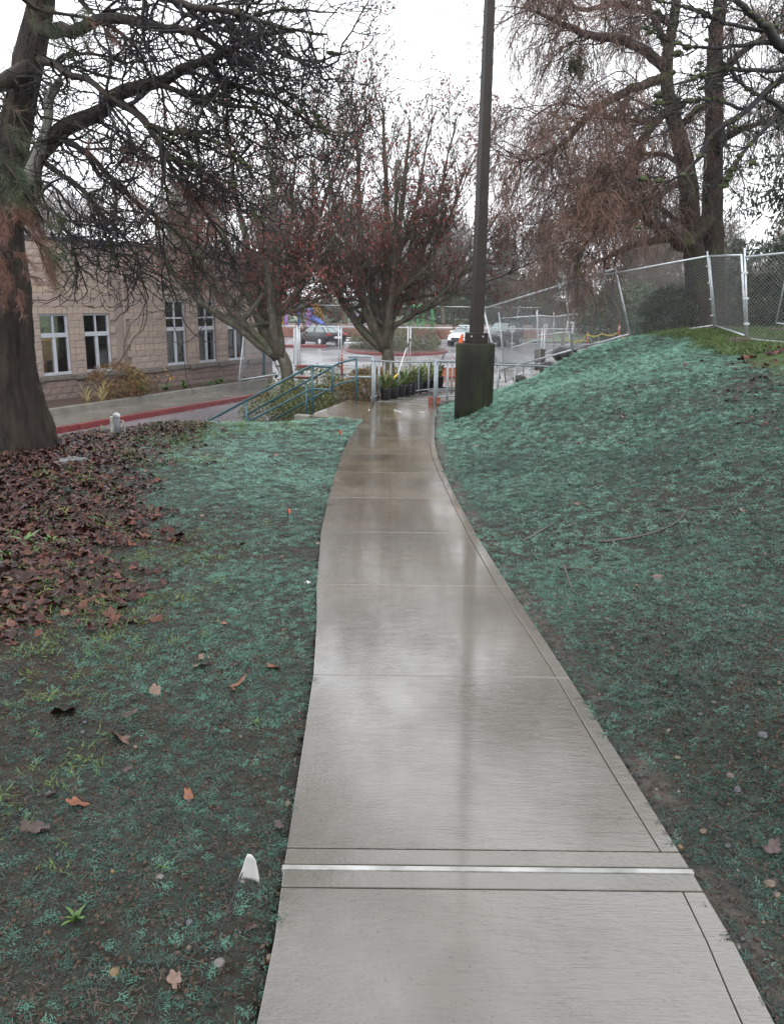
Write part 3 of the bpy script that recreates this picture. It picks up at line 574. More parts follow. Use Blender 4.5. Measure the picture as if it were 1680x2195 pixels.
# ------------------------------------------------------------------ lamp pole with concrete base
lb = at(1014, 880, 15.25); bz = g1(lb[0], lb[1])-.35; rb = .345; tz = at(1014, 735, 15.25)[2]
def base_mat():
    m, t, p, v = newmat('mossy_concrete_base'); n = noise(t, scaled(t, v, (1, 1, .35)), 3, 7, .65); sx = t.nodes.new('ShaderNodeSeparateXYZ'); t.links.new(v, sx.inputs[0])
    c = ramp(t, n, [(.3, (.004, .0035, .003)), (.6, (.011, .010, .008)), (.8, (.024, .021, .016))]); ms = ramp(t, noise(t, scaled(t, v, (1, 1, .5)), 2.2, 8, .7), [(.42, (0, 0, 0)), (.66, (1, 1, 1))])
    c = mixc(t, mathn(t, 'MULTIPLY', ms, .75), c, (.022, .036, .004)); p.inputs['Specular IOR Level'].default_value = .2; t.links.new(c, p.inputs['Base Color']); p.inputs['Roughness'].default_value = .7; bumpn(t, p, noise(t, v, 40, 6), .4); return m
lp_ = thing('lamp_post', 'tall dark brown steel lamp post standing on a mossy round concrete base', 'lamp post', (lb[0], lb[1], bz))
n = 48; zs = np.array([bz, bz+.5, tz-.45, tz-.03, tz]); rad = np.array([rb, rb, rb+.003, rb+.003, rb-.025]); rad = np.repeat(rad[None, :, None], n, 2)+(vnoise(np.arange(n)[None, None]*.7, zs[None, :, None]*3)-.5)*.006
B().tubes(np.array([[lb[0], lb[1], z] for z in zs])[None], 0, 0, n, rad=rad).build('concrete_base', base_mat(), lp_, True)
pa = R(24); pc = lb[:2]+np.array([.01, 0])
b = B(); b.box((pc[0], pc[1], tz+.09), (.155, .155, .09), rz=pa); bevel(b.build('base_cover', DARKST, lp_), .01)
pt = at(1050, 0, 15.3); ht = 9.3; lean = (pt[:2]-pc)/(pt[2]-tz)*.82; w0, w1 = .098, .052
q = np.array([[1, 1], [-1, 1], [-1, -1], [1, -1]]) @ np.array([[math.cos(pa), math.sin(pa)], [-math.sin(pa), math.cos(pa)]])
b = B(); vs = []
for z, w in ((tz+.17, w0), (tz+ht, w1)): vs += [[*(pc+q[i]*w+lean*(z-tz)), z] for i in range(4)]
b.add(vs, [[0, 1, 5, 4], [1, 2, 6, 5], [2, 3, 7, 6], [3, 0, 4, 7], [4, 5, 6, 7]]); bevel(b.build('pole', DARKST, lp_), .015, 3)
b = B(); b.box((pc[0]+lean[0]*ht, pc[1]+lean[1]*ht, tz+ht), (.3, .2, .08)); b.build('lamp_head', DARKST, lp_)
for dx, dy in ((-.1, -.16), (.1, -.16)): B().box((pc[0]+dx, pc[1]+dy, tz+.12), (.012, .02, .012)).build('bolt', GALV, lp_)
t = thing('marker_flag', 'orange cap lying on the rim of the concrete lamp base', 'marker', (lb[0]-.27, lb[1]-.05, tz))
B().tubes(smooth_pts([[lb[0]-.27, lb[1]-.05, tz], [lb[0]-.255, lb[1]-.05, tz+.1], [lb[0]-.24, lb[1]-.05, tz+.16]], 5)[None], .045, .02, 8).build('cap', ORANGE, t)

# ------------------------------------------------------------------ scattered ground cover (stuff, instanced)
def scatter(name, protos, pts, rot, scl, idx, tint, label):
    col = bpy.data.collections.new(name+'_shapes')
    for i, me in enumerate(protos): o = bpy.data.objects.new('shape_%02d' % i, me); col.objects.link(o)
    n = len(pts); me = bpy.data.meshes.new(name); me.vertices.add(n); me.vertices.foreach_set('co', np.asarray(pts, np.float32).ravel())
    for k, ty, d in (('rot', 'FLOAT_VECTOR', rot), ('scl', 'FLOAT', scl), ('idx', 'INT', idx), ('tint', 'FLOAT', tint)):
        a = me.attributes.new(k, ty, 'POINT'); a.data.foreach_set('vector' if ty == 'FLOAT_VECTOR' else 'value', np.asarray(d, np.int32 if ty == 'INT' else np.float32).ravel())
    o = link(bpy.data.objects.new(name, me)); g = bpy.data.node_groups.new(name, 'GeometryNodeTree')
    g.interface.new_socket('Geometry', in_out='INPUT', socket_type='NodeSocketGeometry'); g.interface.new_socket('Geometry', in_out='OUTPUT', socket_type='NodeSocketGeometry')
    N = g.nodes; L = g.links; gi = N.new('NodeGroupInput'); go = N.new('NodeGroupOutput'); ci = N.new('GeometryNodeCollectionInfo'); ci.inputs['Collection'].default_value = col; ci.inputs['Separate Children'].default_value = True; ci.inputs['Reset Children'].default_value = True
    ip = N.new('GeometryNodeInstanceOnPoints'); ip.inputs['Pick Instance'].default_value = True
    def at_(k, ty): a = N.new('GeometryNodeInputNamedAttribute'); a.data_type = ty; a.inputs[0].default_value = k; return a.outputs[0]
    L.new(gi.outputs[0], ip.inputs['Points']); L.new(ci.outputs[0], ip.inputs['Instance']); L.new(at_('idx', 'INT'), ip.inputs['Instance Index'])
    er = N.new('FunctionNodeEulerToRotation'); L.new(at_('rot', 'FLOAT_VECTOR'), er.inputs[0]); L.new(er.outputs[0], ip.inputs['Rotation']); L.new(at_('scl', 'FLOAT'), ip.inputs['Scale'])
    L.new(ip.outputs[0], go.inputs[0]); m = o.modifiers.new('scatter', 'NODES'); m.node_group = g
    tag(o, label, kind='stuff'); return o
def slope_rot(x, y, r, jit=.1):
    e = .15; dx = (G(x+e, y)-G(x-e, y))/(2*e); dy = (G(x, y+e)-G(x, y-e))/(2*e)
    return np.c_[np.arctan(dy)+r.normal(0, jit, len(x)), -np.arctan(dx)+r.normal(0, jit, len(x)), r.random(len(x))*0]
def strands(seed, n, L_, w, rad, up, mat_, taper=True, segs=4):
    r = np.random.default_rng(seed); b = B()
    for i in range(n):
        a = r.random()*6.28; p = np.array([r.normal(0, rad), r.normal(0, rad), r.random()*up*.4]); d = np.array([math.cos(a), math.sin(a), r.uniform(-.2, .8)*up/rad*.8]); l = L_*r.uniform(.5, 1.3)/segs; V = []
        for k in range(segs+1):
            s = np.cross(d, [0, 0, 1]); s /= np.linalg.norm(s)+1e-6; ww = w*(1-(.7*k/segs if taper else 0)); s = s*ww/2+np.array([0, 0, r.normal(0, w*.15)])
            V += [p-s, p+s]; p = p+d/np.linalg.norm(d)*l; d = d+r.normal(0, .55, 3)*np.array([1, 1, .5]); d[2] -= .12
        b.add(V, [[2*k, 2*k+1, 2*k+3, 2*k+2] for k in range(segs)])
    me = b.build('tmp', mat_); m_ = me.data; bpy.data.objects.remove(me); return m_
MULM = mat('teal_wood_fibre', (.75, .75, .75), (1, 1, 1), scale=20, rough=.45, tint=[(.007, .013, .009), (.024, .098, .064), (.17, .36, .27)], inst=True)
DRYM = mat('brown_debris', (.025, .016, .010), (.075, .05, .033), scale=40, rough=.6)
GRM = mat('grass_blades', (.75, .75, .75), (1, 1, 1), scale=20, rough=.45, tint=[(.018, .034, .006), (.05, .10, .012), (.13, .18, .025)], inst=True)
mprot = [strands(s, 20, .026, .0030, .019, .010, MULM, False) for s in range(6)]
gprot = [strands(s+20, 9, .05, .0045, .02, .05, GRM, True) for s in range(5)]
dprot = [strands(s+40, 7, .03, .0024, .022, .006, DRYM, True) for s in range(3)]
def pick(x0, x1, y0, y1, dens, key, r, pw=1.):
    n = int((x1-x0)*(y1-y0)*dens); x = r.uniform(x0, x1, n); y = r.uniform(y0, y1, n); w = zones(x, y)[key]**pw
    c = np.hypot(x, y); a = np.arctan2(x, y); k = (r.random(n) < w) & (np.abs(a) < R(33)) & ((x < xl(y)+.018*(r.random(n)-.6)) | (x > xo(y)-.03*(r.random(n)-.6)) | (y > 18.4)); return x[k], y[k]
r = np.random.default_rng(11); X = []; Y = []; S = []
for y0, y1, dens, s in ((1.2, 3.2, 2300, .60), (3.2, 6, 1350, .78), (6, 10, 620, 1.05), (10, 15, 340, 1.35), (15, 24, 260, 1.5)):
    w = .66*y1+1; x, y = pick(-w, w, y0, y1, dens, 'mulch', r); k = dpoly(x, y, LAND) > .05; x = x[k]; y = y[k]; X.append(x); Y.append(y); S.append(np.full(len(x), s))
X = np.concatenate(X); Y = np.concatenate(Y); S = np.concatenate(S)
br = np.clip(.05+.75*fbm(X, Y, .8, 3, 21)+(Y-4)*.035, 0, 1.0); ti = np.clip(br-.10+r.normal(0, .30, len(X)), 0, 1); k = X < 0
ti = np.clip(ti-(.18-.1*(X > 0))*np.clip((5.5-Y)/3.5, 0, 1)+.4*np.clip((Y-11)/7, 0, 1)*(X > 0)+.22*np.clip((Y-8)/5, 0, 1)*(X < 0), 0, np.clip(.62+(Y-4)*.06, .62, 1))  # fibre tint paler with distance: light catching the upper banks put into colour
scatter('mulch_fibres', mprot, np.c_[X, Y, np.where((X > xl(Y)) & (X < xo(Y)) & (Y < 18), zp(Y)+.001, G(X, Y)+.002)], np.c_[slope_rot(X, Y, r)[:, :2], r.random(len(X))*6.28], S*r.uniform(.7, 1.25, len(X)), r.integers(0, 6, len(X)), ti, 'green dyed wood fibre mulch sprayed over both banks')
print('mulch', len(X))
x, y = pick(-6, 6, 1.2, 9, 300, 'mulch', r); x2, y2 = pick(.9, 2.2, 1.2, 12, 160, 'mud', r); x = np.r_[x, x2]; y = np.r_[y, y2]
scatter('plant_debris', dprot, np.c_[x, y, G(x, y)+.003], np.c_[slope_rot(x, y, r)[:, :2], r.random(len(x))*6.28], r.uniform(.6, 1.4, len(x)), r.integers(0, 3, len(x)), r.random(len(x)), 'brown straw and root debris between the mulch fibres')
X = []; Y = []; S = []
for x0, x1, y0, y1, d, key, s in ((2.5, 17, 14, 27, 330, 'grass', 2.0), (-8, -1, 1.2, 8, 330, 'gl', 1.0), (-6, 0, 8, 16, 240, 'gl', 1.5)):
    x, y = pick(x0, x1, y0, y1, d, key, r); X.append(x); Y.append(y); S.append(np.full(len(x), s))
x, y = pick(-8, -2, 3.5, 13, 14, 'leaf', r); X.append(x); Y.append(y); S.append(np.full(len(x), 1.9))
X = np.concatenate(X); Y = np.concatenate(Y); S = np.concatenate(S)
scatter('grass', gprot, np.c_[X, Y, G(X, Y)], np.c_[slope_rot(X, Y, r)[:, :2], r.random(len(X))*6.28], S*r.uniform(.6, 1.2, len(X)), r.integers(0, 5, len(X)), np.clip(.25+.6*fbm(X, Y, 2, 3, 30)+r.normal(0, .18, len(X)), 0, 1), 'short bright green grass and weeds in tufts')
# leaves
def leafmesh(seed, m):
    r = np.random.default_rng(seed); lob = 5; n = 20; V = [(0, 0, .006)]; 
    for i in range(n):
        a = i/n*2*math.pi; q = .5+.5*abs(math.cos(lob*a/2+.2))**.6; rr = q*(.065 if seed % 2 else .055)*(1+r.normal(0, .08)); x = math.sin(a)*rr*(.8 if seed % 3 else .6); y = math.cos(a)*rr*1.2
        V.append((x, y, .012*math.sin(a*2+seed)+r.normal(0, .006)+.9*(x*x+y*y)*(1.2, 2.2, 4)[seed % 3]))
    f = [(0, 1+i, 1+(i+1) % n) for i in range(n)]; k = len(V); V += [(0, -.05, .004), (.003, -.05, .004), (.006, -.12, .012)]; f.append((k, k+1, k+2))
    me = bpy.data.meshes.new('leaf'); me.from_pydata(V, [], f); me.materials.append(m); me.polygons.foreach_set('use_smooth', [True]*len(f)); return me
LFM = mat('wet_brown_leaf', (.7, .7, .7), (1, 1, 1), scale=30, rough=.36, spec=.3, tint=[(.009, .002, .0012), (.042, .008, .004), (.15, .055, .032)], inst=True)
lpro = [leafmesh(s, LFM) for s in range(6)]
x, y = pick(-8.5, 12, 3.2, 21, 760, 'leaf', r, 1.5); S_ = r.uniform(.25, .75, len(x))*np.where(y > 9, 1.05, 1.)
rot = slope_rot(x, y, r, .3); rot[:, 2] = r.random(len(x))*6.28
scatter('leaf_litter', lpro, np.c_[x, y, G(x, y)+r.uniform(.003, .035, len(x))], rot, S_, r.integers(0, 6, len(x)), np.clip(r.beta(1.3, 1.9, len(x)), 0, 1), 'thick carpet of wet brown fallen leaves under the big tree')
print('leaves', len(x))
CRM = mat('soil_crumb', (.018, .012, .009), (.075, .053, .038), scale=50, rough=.7, spec=.2)
def crumb(seed):
    q = rock_mesh(seed); q.materials.append(CRM); return q
def rock_mesh(seed):
    import bmesh
    rr = np.random.default_rng(seed); bm = bmesh.new(); bmesh.ops.create_icosphere(bm, subdivisions=1, radius=1)
    for v in bm.verts: v.co = Vector(np.array(v.co)*.006*rr.uniform(.6, 1.3, 3))
    me = bpy.data.meshes.new('crumb'); bm.to_mesh(me); bm.free(); return me
x, y = pick(-5, 5, 1.2, 7.5, 1500, 'mulch', r, .3); scatter('soil_crumbs', [crumb(i) for i in range(4)], np.c_[x, y, G(x, y)+.001], r.random((len(x), 3))*6, r.uniform(.4, 1.6, len(x)), r.integers(0, 4, len(x)), x*0, 'crumbs of dark wet soil between the mulch')
LMS = [mat('leaf_dark', (.018, .008, .006), (.042, .018, .012), scale=25, rough=.3), mat('leaf_tan', (.085, .045, .03), (.15, .09, .062), scale=25, rough=.35), mat('leaf_orange', (.10, .03, .01), (.16, .055, .022), scale=25, rough=.35)]
lind = [leafmesh(s+3*k, LMS[k]) for k in range(3) for s in range(3)]
def leafobj(x, y, k, label, group, s=1.):
    o = link(bpy.data.objects.new('fallen_leaf', lind[k])); o.location = (x, y, g1(x, y)+.014); o.rotation_euler = (random.gauss(0, .25), random.gauss(0, .25), random.random()*6.28); o.scale = (s*.62, s*.62, s*.42); tag(o, label, 'leaf', group)
special = [(510, 1475, 7, 1.35, 'orange brown leaf standing on edge in the mulch beside the path'), (260, 1600, 4, 1.5, 'pale tan lobed leaf lying flat among grass left of the path'), (170, 1745, 6, 1.1, 'bright orange leaf lying alone low on the left bank'), (140, 1540, 1, 1.7, 'large dark curled leaf among grass on the left bank'), (430, 1440, 5, 1., 'pinkish leaf half buried in mulch left of the path'), (588, 1443, 7, 1., 'tan leaf right beside the left edge of the path'), (335, 1495, 4, 1.1, 'narrow pale leaf edge up in the grass'), (280, 1545, 0, 1.2, 'grey brown rolled leaf between grass tufts'), (75, 1790, 0, 1.4, 'blackish lobed leaf near the left edge of the lawn'), (598, 1778, 0, .7, 'small dark red leaf touching the left edge of the path'), (1240, 1085, 7, 1., 'red leaf lying on the middle of the right bank'), (1590, 1098, 4, 1.1, 'pale pink leaf on the upper right bank'), (1410, 1245, 0, 1.1, 'dark clod like leaf on the right bank'), (1650, 1845, 1, .9, 'brown leaf at the right edge near the big pebble')]
for u, v, k, s, lb_ in special: p = hitG(u, v); leafobj(p[0], p[1], k, lb_, None, s)
nl = 0; rr_ = np.random.default_rng(5)
while nl < 285:
    x = rr_.uniform(-5.5, 7); y = 1.8+13*rr_.random()**1.3; z_ = zones(x, y); w = .16+1.0*z_['leaf'] if x < 0 else .10+.8*z_['leaf']
    if xl(y)-.02 < x < xo(y)+.02 or rr_.random() > w or dpoly(x, y, LOT) < .5 or abs(math.atan2(x, y)) > R(30): continue
    if x < 0: lb_, gg = ('wet brown leaf lying on top of the leaf carpet', 'loose leaves on the leaf carpet') if z_['leaf'] > .5 else ('single brown leaf stuck in the mulch left of the path', 'single leaves on the left bank')
    else: lb_, gg = 'single brown leaf stuck on the bank right of the path', 'single leaves on the right bank'
    leafobj(x, y, rr_.integers(0, 9) if rr_.random() < .75 else 0, lb_, gg, rr_.uniform(.5, 1.0)); nl += 1
# pebbles and sticks
def rock(name, c, r3, seed, m, label, cat, group=None, parent=None, sub=2):
    import bmesh
    bm = bmesh.new(); bmesh.ops.create_icosphere(bm, subdivisions=sub, radius=1); rr = np.random.default_rng(seed); pl_ = rr.normal(0, 1, (7, 3))
    for v in bm.verts:
        n_ = np.array(v.co); k = 1+.07*sum(math.sin(n_@q*2.2+i) for i, q in enumerate(pl_))/2; v.co = Vector(n_*k*np.array(r3))
    me = bpy.data.meshes.new(name); bm.to_mesh(me); bm.free(); me.materials.append(m); me.polygons.foreach_set('use_smooth', [sub < 3]*len(me.polygons)); o = link(bpy.data.objects.new(name, me)); o.location = [float(q) for q in c]; o.rotation_euler = (0, 0, seed); tag(o, label, cat, group); return o
PBM = [mat('dark_pebble', (.02, .022, .028), (.045, .047, .052), rough=.2, scale=20), mat('brown_pebble', (.055, .036, .022), (.10, .068, .045), rough=.25, scale=20), mat('pale_pebble', (.07, .064, .055), (.11, .10, .09), rough=.3, scale=20), mat('ochre_pebble', (.08, .055, .016), (.12, .08, .028), rough=.3, scale=20)]
for i, (u, v, s, k, lb_) in enumerate([(1580, 1695, .022, 0, 'dark rounded pebble beside the brown one on the right bank'), (1562, 1682, .02, 1, 'brown rounded pebble touching a dark one on the right bank'), (1648, 1912, .024, 1, 'largest brown pebble near the right edge of the photo'), (1662, 1928, .016, 0, 'small dark stone tucked against the large brown pebble'), (1632, 1590, .028, 0, 'blue black stone high on the right bank'), (1500, 1540, .016, 0, 'black stone in the mulch above the path edge'), (1408, 1245, .045, 1, 'clod of brown earth on the right bank'), (1340, 1230, .03, 0, 'dark clod of earth left of a bigger one'), (1530, 1510, .014, 2, 'pale pebble in the mulch near the black stone'), (1505, 1795, .017, 1, 'rust brown pebble low on the right bank'), (245, 2090, .018, 3, 'ochre yellow pebble low on the left bank'), (520, 1906, .01, 2, 'tiny white pebble under the white flag'), (345, 1902, .016, 2, 'grey white pebble left of the white flag'), (470, 2068, .02, 2, 'pale flat stone low on the left bank'), (370, 2120, .012, 0, 'bluish stone near the ochre pebble'), (1082, 1233, .03, 0, 'dark stone against the outer edge of the path'), (1300, 1330, .018, 1, 'brown stone on the bank above the wet edge'), (1450, 1640, .016, 1, 'tan stone in the mud strip')]):
    p = hitG(u, v); s = s*.8; rock('pebble', p+np.array([0, 0, s*.12]), (s*1.25, s, s*.75), i+1, PBM[k], lb_, 'pebble')
pp = [rock('pebble_shape', (0, 0, 0), (.011, .009, .007), 50+i, PBM[i], 'x', 'x', sub=1) for i in range(4)]
pm = [o.data for o in pp]; [bpy.data.objects.remove(o) for o in pp]
x, y = pick(-4, 5, 1.2, 10, 26, 'mulch', r); x2, y2 = pick(.9, 1.4, 1.2, 9, 90, 'mud', r); x = np.r_[x, x2]; y = np.r_[y, y2]
scatter('gravel', pm, np.c_[x, y, G(x, y)+.004], np.c_[r.random((len(x), 3))*6], r.uniform(.4, 1.5, len(x)), r.choice(4, len(x), p=[.4, .35, .15, .1]), x*0, 'small loose stones in the soil')
BARK1 = mat('dark_twig_bark', (.028, .022, .02), (.06, .05, .042), rough=.45, scale=12)
def stick(pix, w, label):
    P = np.array([hitG(u, v)+np.array([0, 0, .012+q]) for u, v, q in pix]); t = thing('fallen_stick', label, 'stick', P[0]); B().tubes(smooth_pts(P, 14)[None], w, w*.4, 6).build('twig', BARK1, t, True)
stick([(1280, 1168, 0), (1340, 1160, 0), (1400, 1150, .01), (1450, 1122, 0), (1472, 1100, .03)], .011, 'long black forked stick lying across the right bank')
stick([(1120, 1165, 0), (1165, 1142, .01), (1190, 1128, .02)], .012, 'short dark stick on the right bank near the path')
stick([(1200, 1225, 0), (1250, 1238, .03), (1320, 1262, .0)], .007, 'thin pale stick low on the right bank')
stick([(1205, 1240, .08), (1225, 1265, .0), (1240, 1282, 0)], .009, 'broken twig poking out of the right bank')
stick([(1335, 845, .0), (1322, 868, 0), (1318, 905, 0)], .012, 'thin twig on the far slope of the right bank')
stick([(1345, 825, .0), (1360, 843, .05), (1372, 862, 0)], .012, 'bent twig standing on the crest side of the right bank')
stick([(440, 920, .0), (452, 905, .18), (462, 915, .0)], .012, 'dark twig arched over the leaf pile beside the utility stub')
# flags
def flagthing(u, v, hgt, m, label, sh, w, hh):
    p = hitG(u, v); t = thing('marker_flag', label, 'flag', p); tp = p+np.array(sh+[hgt]); B().tube([p-[0, 0, .05], tp], .0016 if hgt < .4 else .002, k=5).build('wire', BLACKP, t)
    n = 6; V = []; 
    for i in range(n):
        a = i/(n-1); V += [tp+np.array([w*a, -.03*math.sin(a*3), -.0+.0*a]), tp+np.array([w*a*.95, -.02-.045*math.sin(a*3.1), -hh+.02*a])]
    return t, p, tp
wp = gr(417, 2150, -.0); wp = hitG(417, 2140); t = thing('marker_flag', 'white plastic marker flag drooping on a thin black wire left of the path', 'flag', wp)
fp = at(516, 1880, wp[1]+.12); B().tube(smooth_pts([wp-[0, 0, .03], wp*.6+fp*.4+[.006, 0, 0], fp, at(534, 1831, wp[1]+.13)], 8), .0022, k=5).build('wire', BLACKP, t)
yw = wp[1]+.12; rows = []
for (ul, vl), (ur, vr), bl in [((531, 1830), (540, 1832), 0), ((526, 1840), (548, 1843), .006), ((520, 1860), (553, 1866), .012), ((514, 1876), (556, 1882), .016), ((510, 1888), (556, 1892), .018)]:
    for q in np.linspace(0, 1, 6): rows.append(at(ul+(ur-ul)*q, vl+(vr-vl)*q-(4 if bl == .018 else 0)*math.sin(q*3.14)*1.5, yw+bl*math.sin(q*3.14)))
b = B(); b.add(rows, [[6*j+i, 6*j+i+1, 6*j+i+7, 6*j+i+6] for j in range(4) for i in range(5)]); o = b.build('flag', mat('white_flag_plastic', (.42, .42, .42), (.5, .5, .5), rough=.35), t, True); m_ = o.modifiers.new('s', 'SOLIDIFY'); m_.thickness = .0012
for u, v, uu, vv, lb_ in ((616, 1122, 618, 1090, 'small orange marker flag halfway up the left bank'), (728, 945, 728, 922, 'small orange marker flag near the landing')):
    p = hitG(u, v); t = thing('marker_flag', lb_, 'flag', p); q = at(uu, vv, p[1]); B().tube([p-[0, 0, .04], q], .003, k=5).build('wire', BLACKP, t)
    s = np.linalg.norm(q-p)/3.2; V = [q, q+[s*.55, -.02, -s*.2], q+[s*.35, -.03, -s*1.2], q+[s*.1, .02, -s*1.5], q+[-s*.35, .02, -s*.5]]; o = B().add(V, [[0, 4, 3, 0], [0, 3, 2, 0], [0, 2, 1, 0]]).build('flag', ORANGE, t); m_ = o.modifiers.new('s', 'SOLIDIFY'); m_.thickness = .004
# green weeds
WEED = mat('weed_leaf', (.03, .075, .012), (.07, .14, .024), rough=.4, scale=12)
def rosette(p, n, L_, w, m, name, label, cat, group=None, up=.6, seed=1, seg=4):
    r = np.random.default_rng(seed); t = thing(name, label, cat, p, group); b = B()
    for i in range(n):
        a = i/n*6.28+r.normal(0, .3); l = L_*r.uniform(.6, 1.15); el = up*r.uniform(.5, 1.4); q = np.array(p, float); V = []; s = np.array([-math.sin(a), math.cos(a), 0])
        for k in range(seg+1):
            f = k/seg; ww = w*math.sin(math.pi*(.15+.8*f))*.5; V += [q-s*ww, q+s*ww]; e = el-f*1.1; q = q+np.array([math.cos(a)*math.cos(e), math.sin(a)*math.cos(e), math.sin(e)])*l/seg
        b.add(V, [[2*k, 2*k+1, 2*k+3, 2*k+2] for k in range(seg)])
    b.build('leaves', m, t, True); return t
for i, (u, v, s, lb_) in enumerate([(60, 1170, .15, 'tallest dandelion weed among the leaves at the left edge'), (110, 1165, .11, 'dandelion weed right of the tallest one'), (20, 1200, .12, 'weed with toothed leaves at the very left edge'), (240, 1345, .07, 'small green weed below the leaf carpet'), (95, 1255, .07, 'small weed inside the leaf carpet'), (225, 925, .22, 'grassy weed tuft beside the tree foot'), (560, 1885, .0, ''), (550, 1552, .035, 'tiny weed on the mulch halfway down the left bank'), (350, 1880, .03, 'yellow green weed near the white flag'), (165, 1985, .05, 'low weed with pale green leaves on the left bank')]):
    if s: p = hitG(u, v); rosette(p, 9, s, s*.22, WEED, 'weed', lb_, 'weed', up=.9, seed=i)
# utility stub behind the leaf crest
p = hitG(240, 936); p = np.array([p[0], p[1]+.25, g1(p[0], p[1]+.25)-.02]); t = thing('utility_stub', 'short grey pipe stub flanked by flaking white panels behind the leaves', 'utility stub', p)
u_ = lambda du, dz: p+np.array([du*.0072, 0, dz*.0072+.05])
B().tube([u_(0, -10), u_(0, 32)], .045, k=12).build('pipe', mat('grey_pipe', (.1, .115, .13), (.17, .185, .2), rough=.5), t, True)
b = B(); b.tubes(np.array([u_(0, 30), u_(0, 34), u_(0, 37), u_(0, 39)])[None], 0, 0, 12, rad=np.array([[.05, .052, .04, .012]])); b.build('cap', mat('white_black_cap', (.02, .02, .03), (.75, .75, .75), rough=.4, scale=9), t, True)
b = B(); b.box(u_(-9, 8), (.022, .02, .17)); b.build('side_panel', mat('flaking_white', (.12, .13, .1), (.5, .52, .47), rough=.5, scale=12), t)
for a, c, e, g_ in ((8, 24, 3.5, .8), (12, 18, .9, 6), (9, 12, 3.5, .8), (14, 3, .9, 9), (9, -4, 4, .8)): B().box(u_(a, c), (e*.0072, .008, g_*.0072)).build('bracket', mat('flaking_white', (.1, .1, .1)), t)
p = hitG(135, 990); t = thing('puddle', 'small pale puddle lying in the leaves', 'puddle', p); q = [(p[0]+math.cos(a)*.22*(1+.3*math.sin(3*a)), p[1]+math.sin(a)*.16*(1+.25*math.cos(4*a))) for a in np.linspace(0, 6.28, 20)[:-1]]
b = B(); b.prism(q, p[2]-.02, p[2]+.035); b.build('water', mat('puddle_water', (.12, .13, .13), (.2, .22, .22), rough=.05), t)
# ------------------------------------------------------------------ trees
def nrm(v): return v/(np.linalg.norm(v, axis=-1, keepdims=True)+1e-9)
def grow(P0, D0, L_, n, wander, trop, r, tip=0.):
    """random walk of every branch at once; trop = pull direction*strength; tip = upward curl at the ends"""
    M_ = len(P0); out = np.zeros((M_, n+1, 3)); out[:, 0] = P0; d = nrm(D0); st = (np.asarray(L_)/n)[:, None]
    for k in range(n):
        d = nrm(d+r.normal(0, wander, (M_, 3))+np.array(trop)*(1-.5*k/n)+np.array([0, 0, tip*(k/n)**2])); out[:, k+1] = out[:, k]+d*st
    return out
def spawn(P, r0, r1, per, t0, t1, ang, r, bias=None):
    """children of every parent; per = children per parent (array or int)"""
    M_, n, _ = P.shape; per = np.broadcast_to(per, (M_,)); par = np.repeat(np.arange(M_), per); K = len(par); t = t0+(t1-t0)*r.random(K); f = t*(n-1); i = np.minimum(f.astype(int), n-2); w = (f-i)[:, None]
    p = P[par, i]*(1-w)+P[par, i+1]*w; tg = nrm(P[par, i+1]-P[par, i]); q = r.normal(0, 1, (K, 3))
    if bias is not None: q = q+np.array(bias)
    q = nrm(q-(q*tg).sum(1, keepdims=True)*tg); a = R(ang)*r.uniform(.7, 1.25, K)[:, None]
    rr = np.asarray(r0)[par]*(1-t)+np.asarray(r1)[par]*t
    return p, tg*np.cos(a)+q*np.sin(a), rr, t, par
def limbs(spec, n=16, wig=.012):
    """spec: list of lists of (u,v,Y,widthpx) traced in space"""
    Ps = []; Rs = []; r = np.random.default_rng(len(spec))
    for s in spec:
        P = np.array([at(*q[:3]) for q in s]); k = np.array([np.dot(p-[0, 0, CH], cF) for p in P]); rad = np.array([q[3] for q in s])/2*k/CF
        Q = smooth_pts(P, n); L_ = plen(P); Q[1:] += r.normal(0, wig*L_/6, (n-1, 3)); Ps.append(Q); Rs.append(np.maximum(smooth_pts(np.c_[rad, rad, rad], n)[:, 0], .004))
    return np.array(Ps), np.array(Rs)
def leafquads(P, L_, w, r, hang=.6, k=0):
    M_ = len(P); d = nrm(r.normal(0, 1, (M_, 3))+np.array([0, 0, -hang*2])); s = nrm(np.cross(d, r.normal(0, 1, (M_, 3)))); L_ = (L_*r.uniform(.6, 1.3, M_))[:, None]; w = (w*r.uniform(.6, 1.3, M_))[:, None]; nn = np.cross(d, s)
    V = np.stack([P, P+d*L_*.5+s*w/2+nn*w*.2, P+d*L_, P+d*L_*.5-s*w/2+nn*w*.2], 1).reshape(-1, 3); I = np.arange(M_)*4; return V, np.stack([I, I+1, I+2, I+3], 1)
def bark(name, c1, c2, moss=(.06, .085, .015), ms=.5, sc=5, bs=.8, st=(1, 1, .25), lich=None):
    m, t, p, v = newmat(name); vs = scaled(t, v, st); n = noise(t, vs, sc, 8, .7); c = ramp(t, n, [(.3, c1), (.7, c2)])
    if lich: c = mixc(t, ramp(t, noise(t, v, 7, 5, .7), [(.52, (0, 0, 0)), (.62, (1, 1, 1))]), c, lich)
    k = ramp(t, noise(t, v, 1.6, 5, .6), [(.5, (0, 0, 0)), (.68, (1, 1, 1))]); g = t.nodes.new('ShaderNodeNewGeometry'); sx = t.nodes.new('ShaderNodeSeparateXYZ'); t.links.new(g.outputs['True Normal'], sx.inputs[0])
    up = mathn(t, 'MULTIPLY_ADD', sx.outputs[2], .5, .5); k = mathn(t, 'MULTIPLY', mathn(t, 'MULTIPLY', k, up), ms*1.6); c = mixc(t, k, c, moss)
    t.links.new(c, p.inputs['Base Color']); p.inputs['Roughness'].default_value = .62; p.inputs['Specular IOR Level'].default_value = .22; bumpn(t, p, n, bs, .05); return m
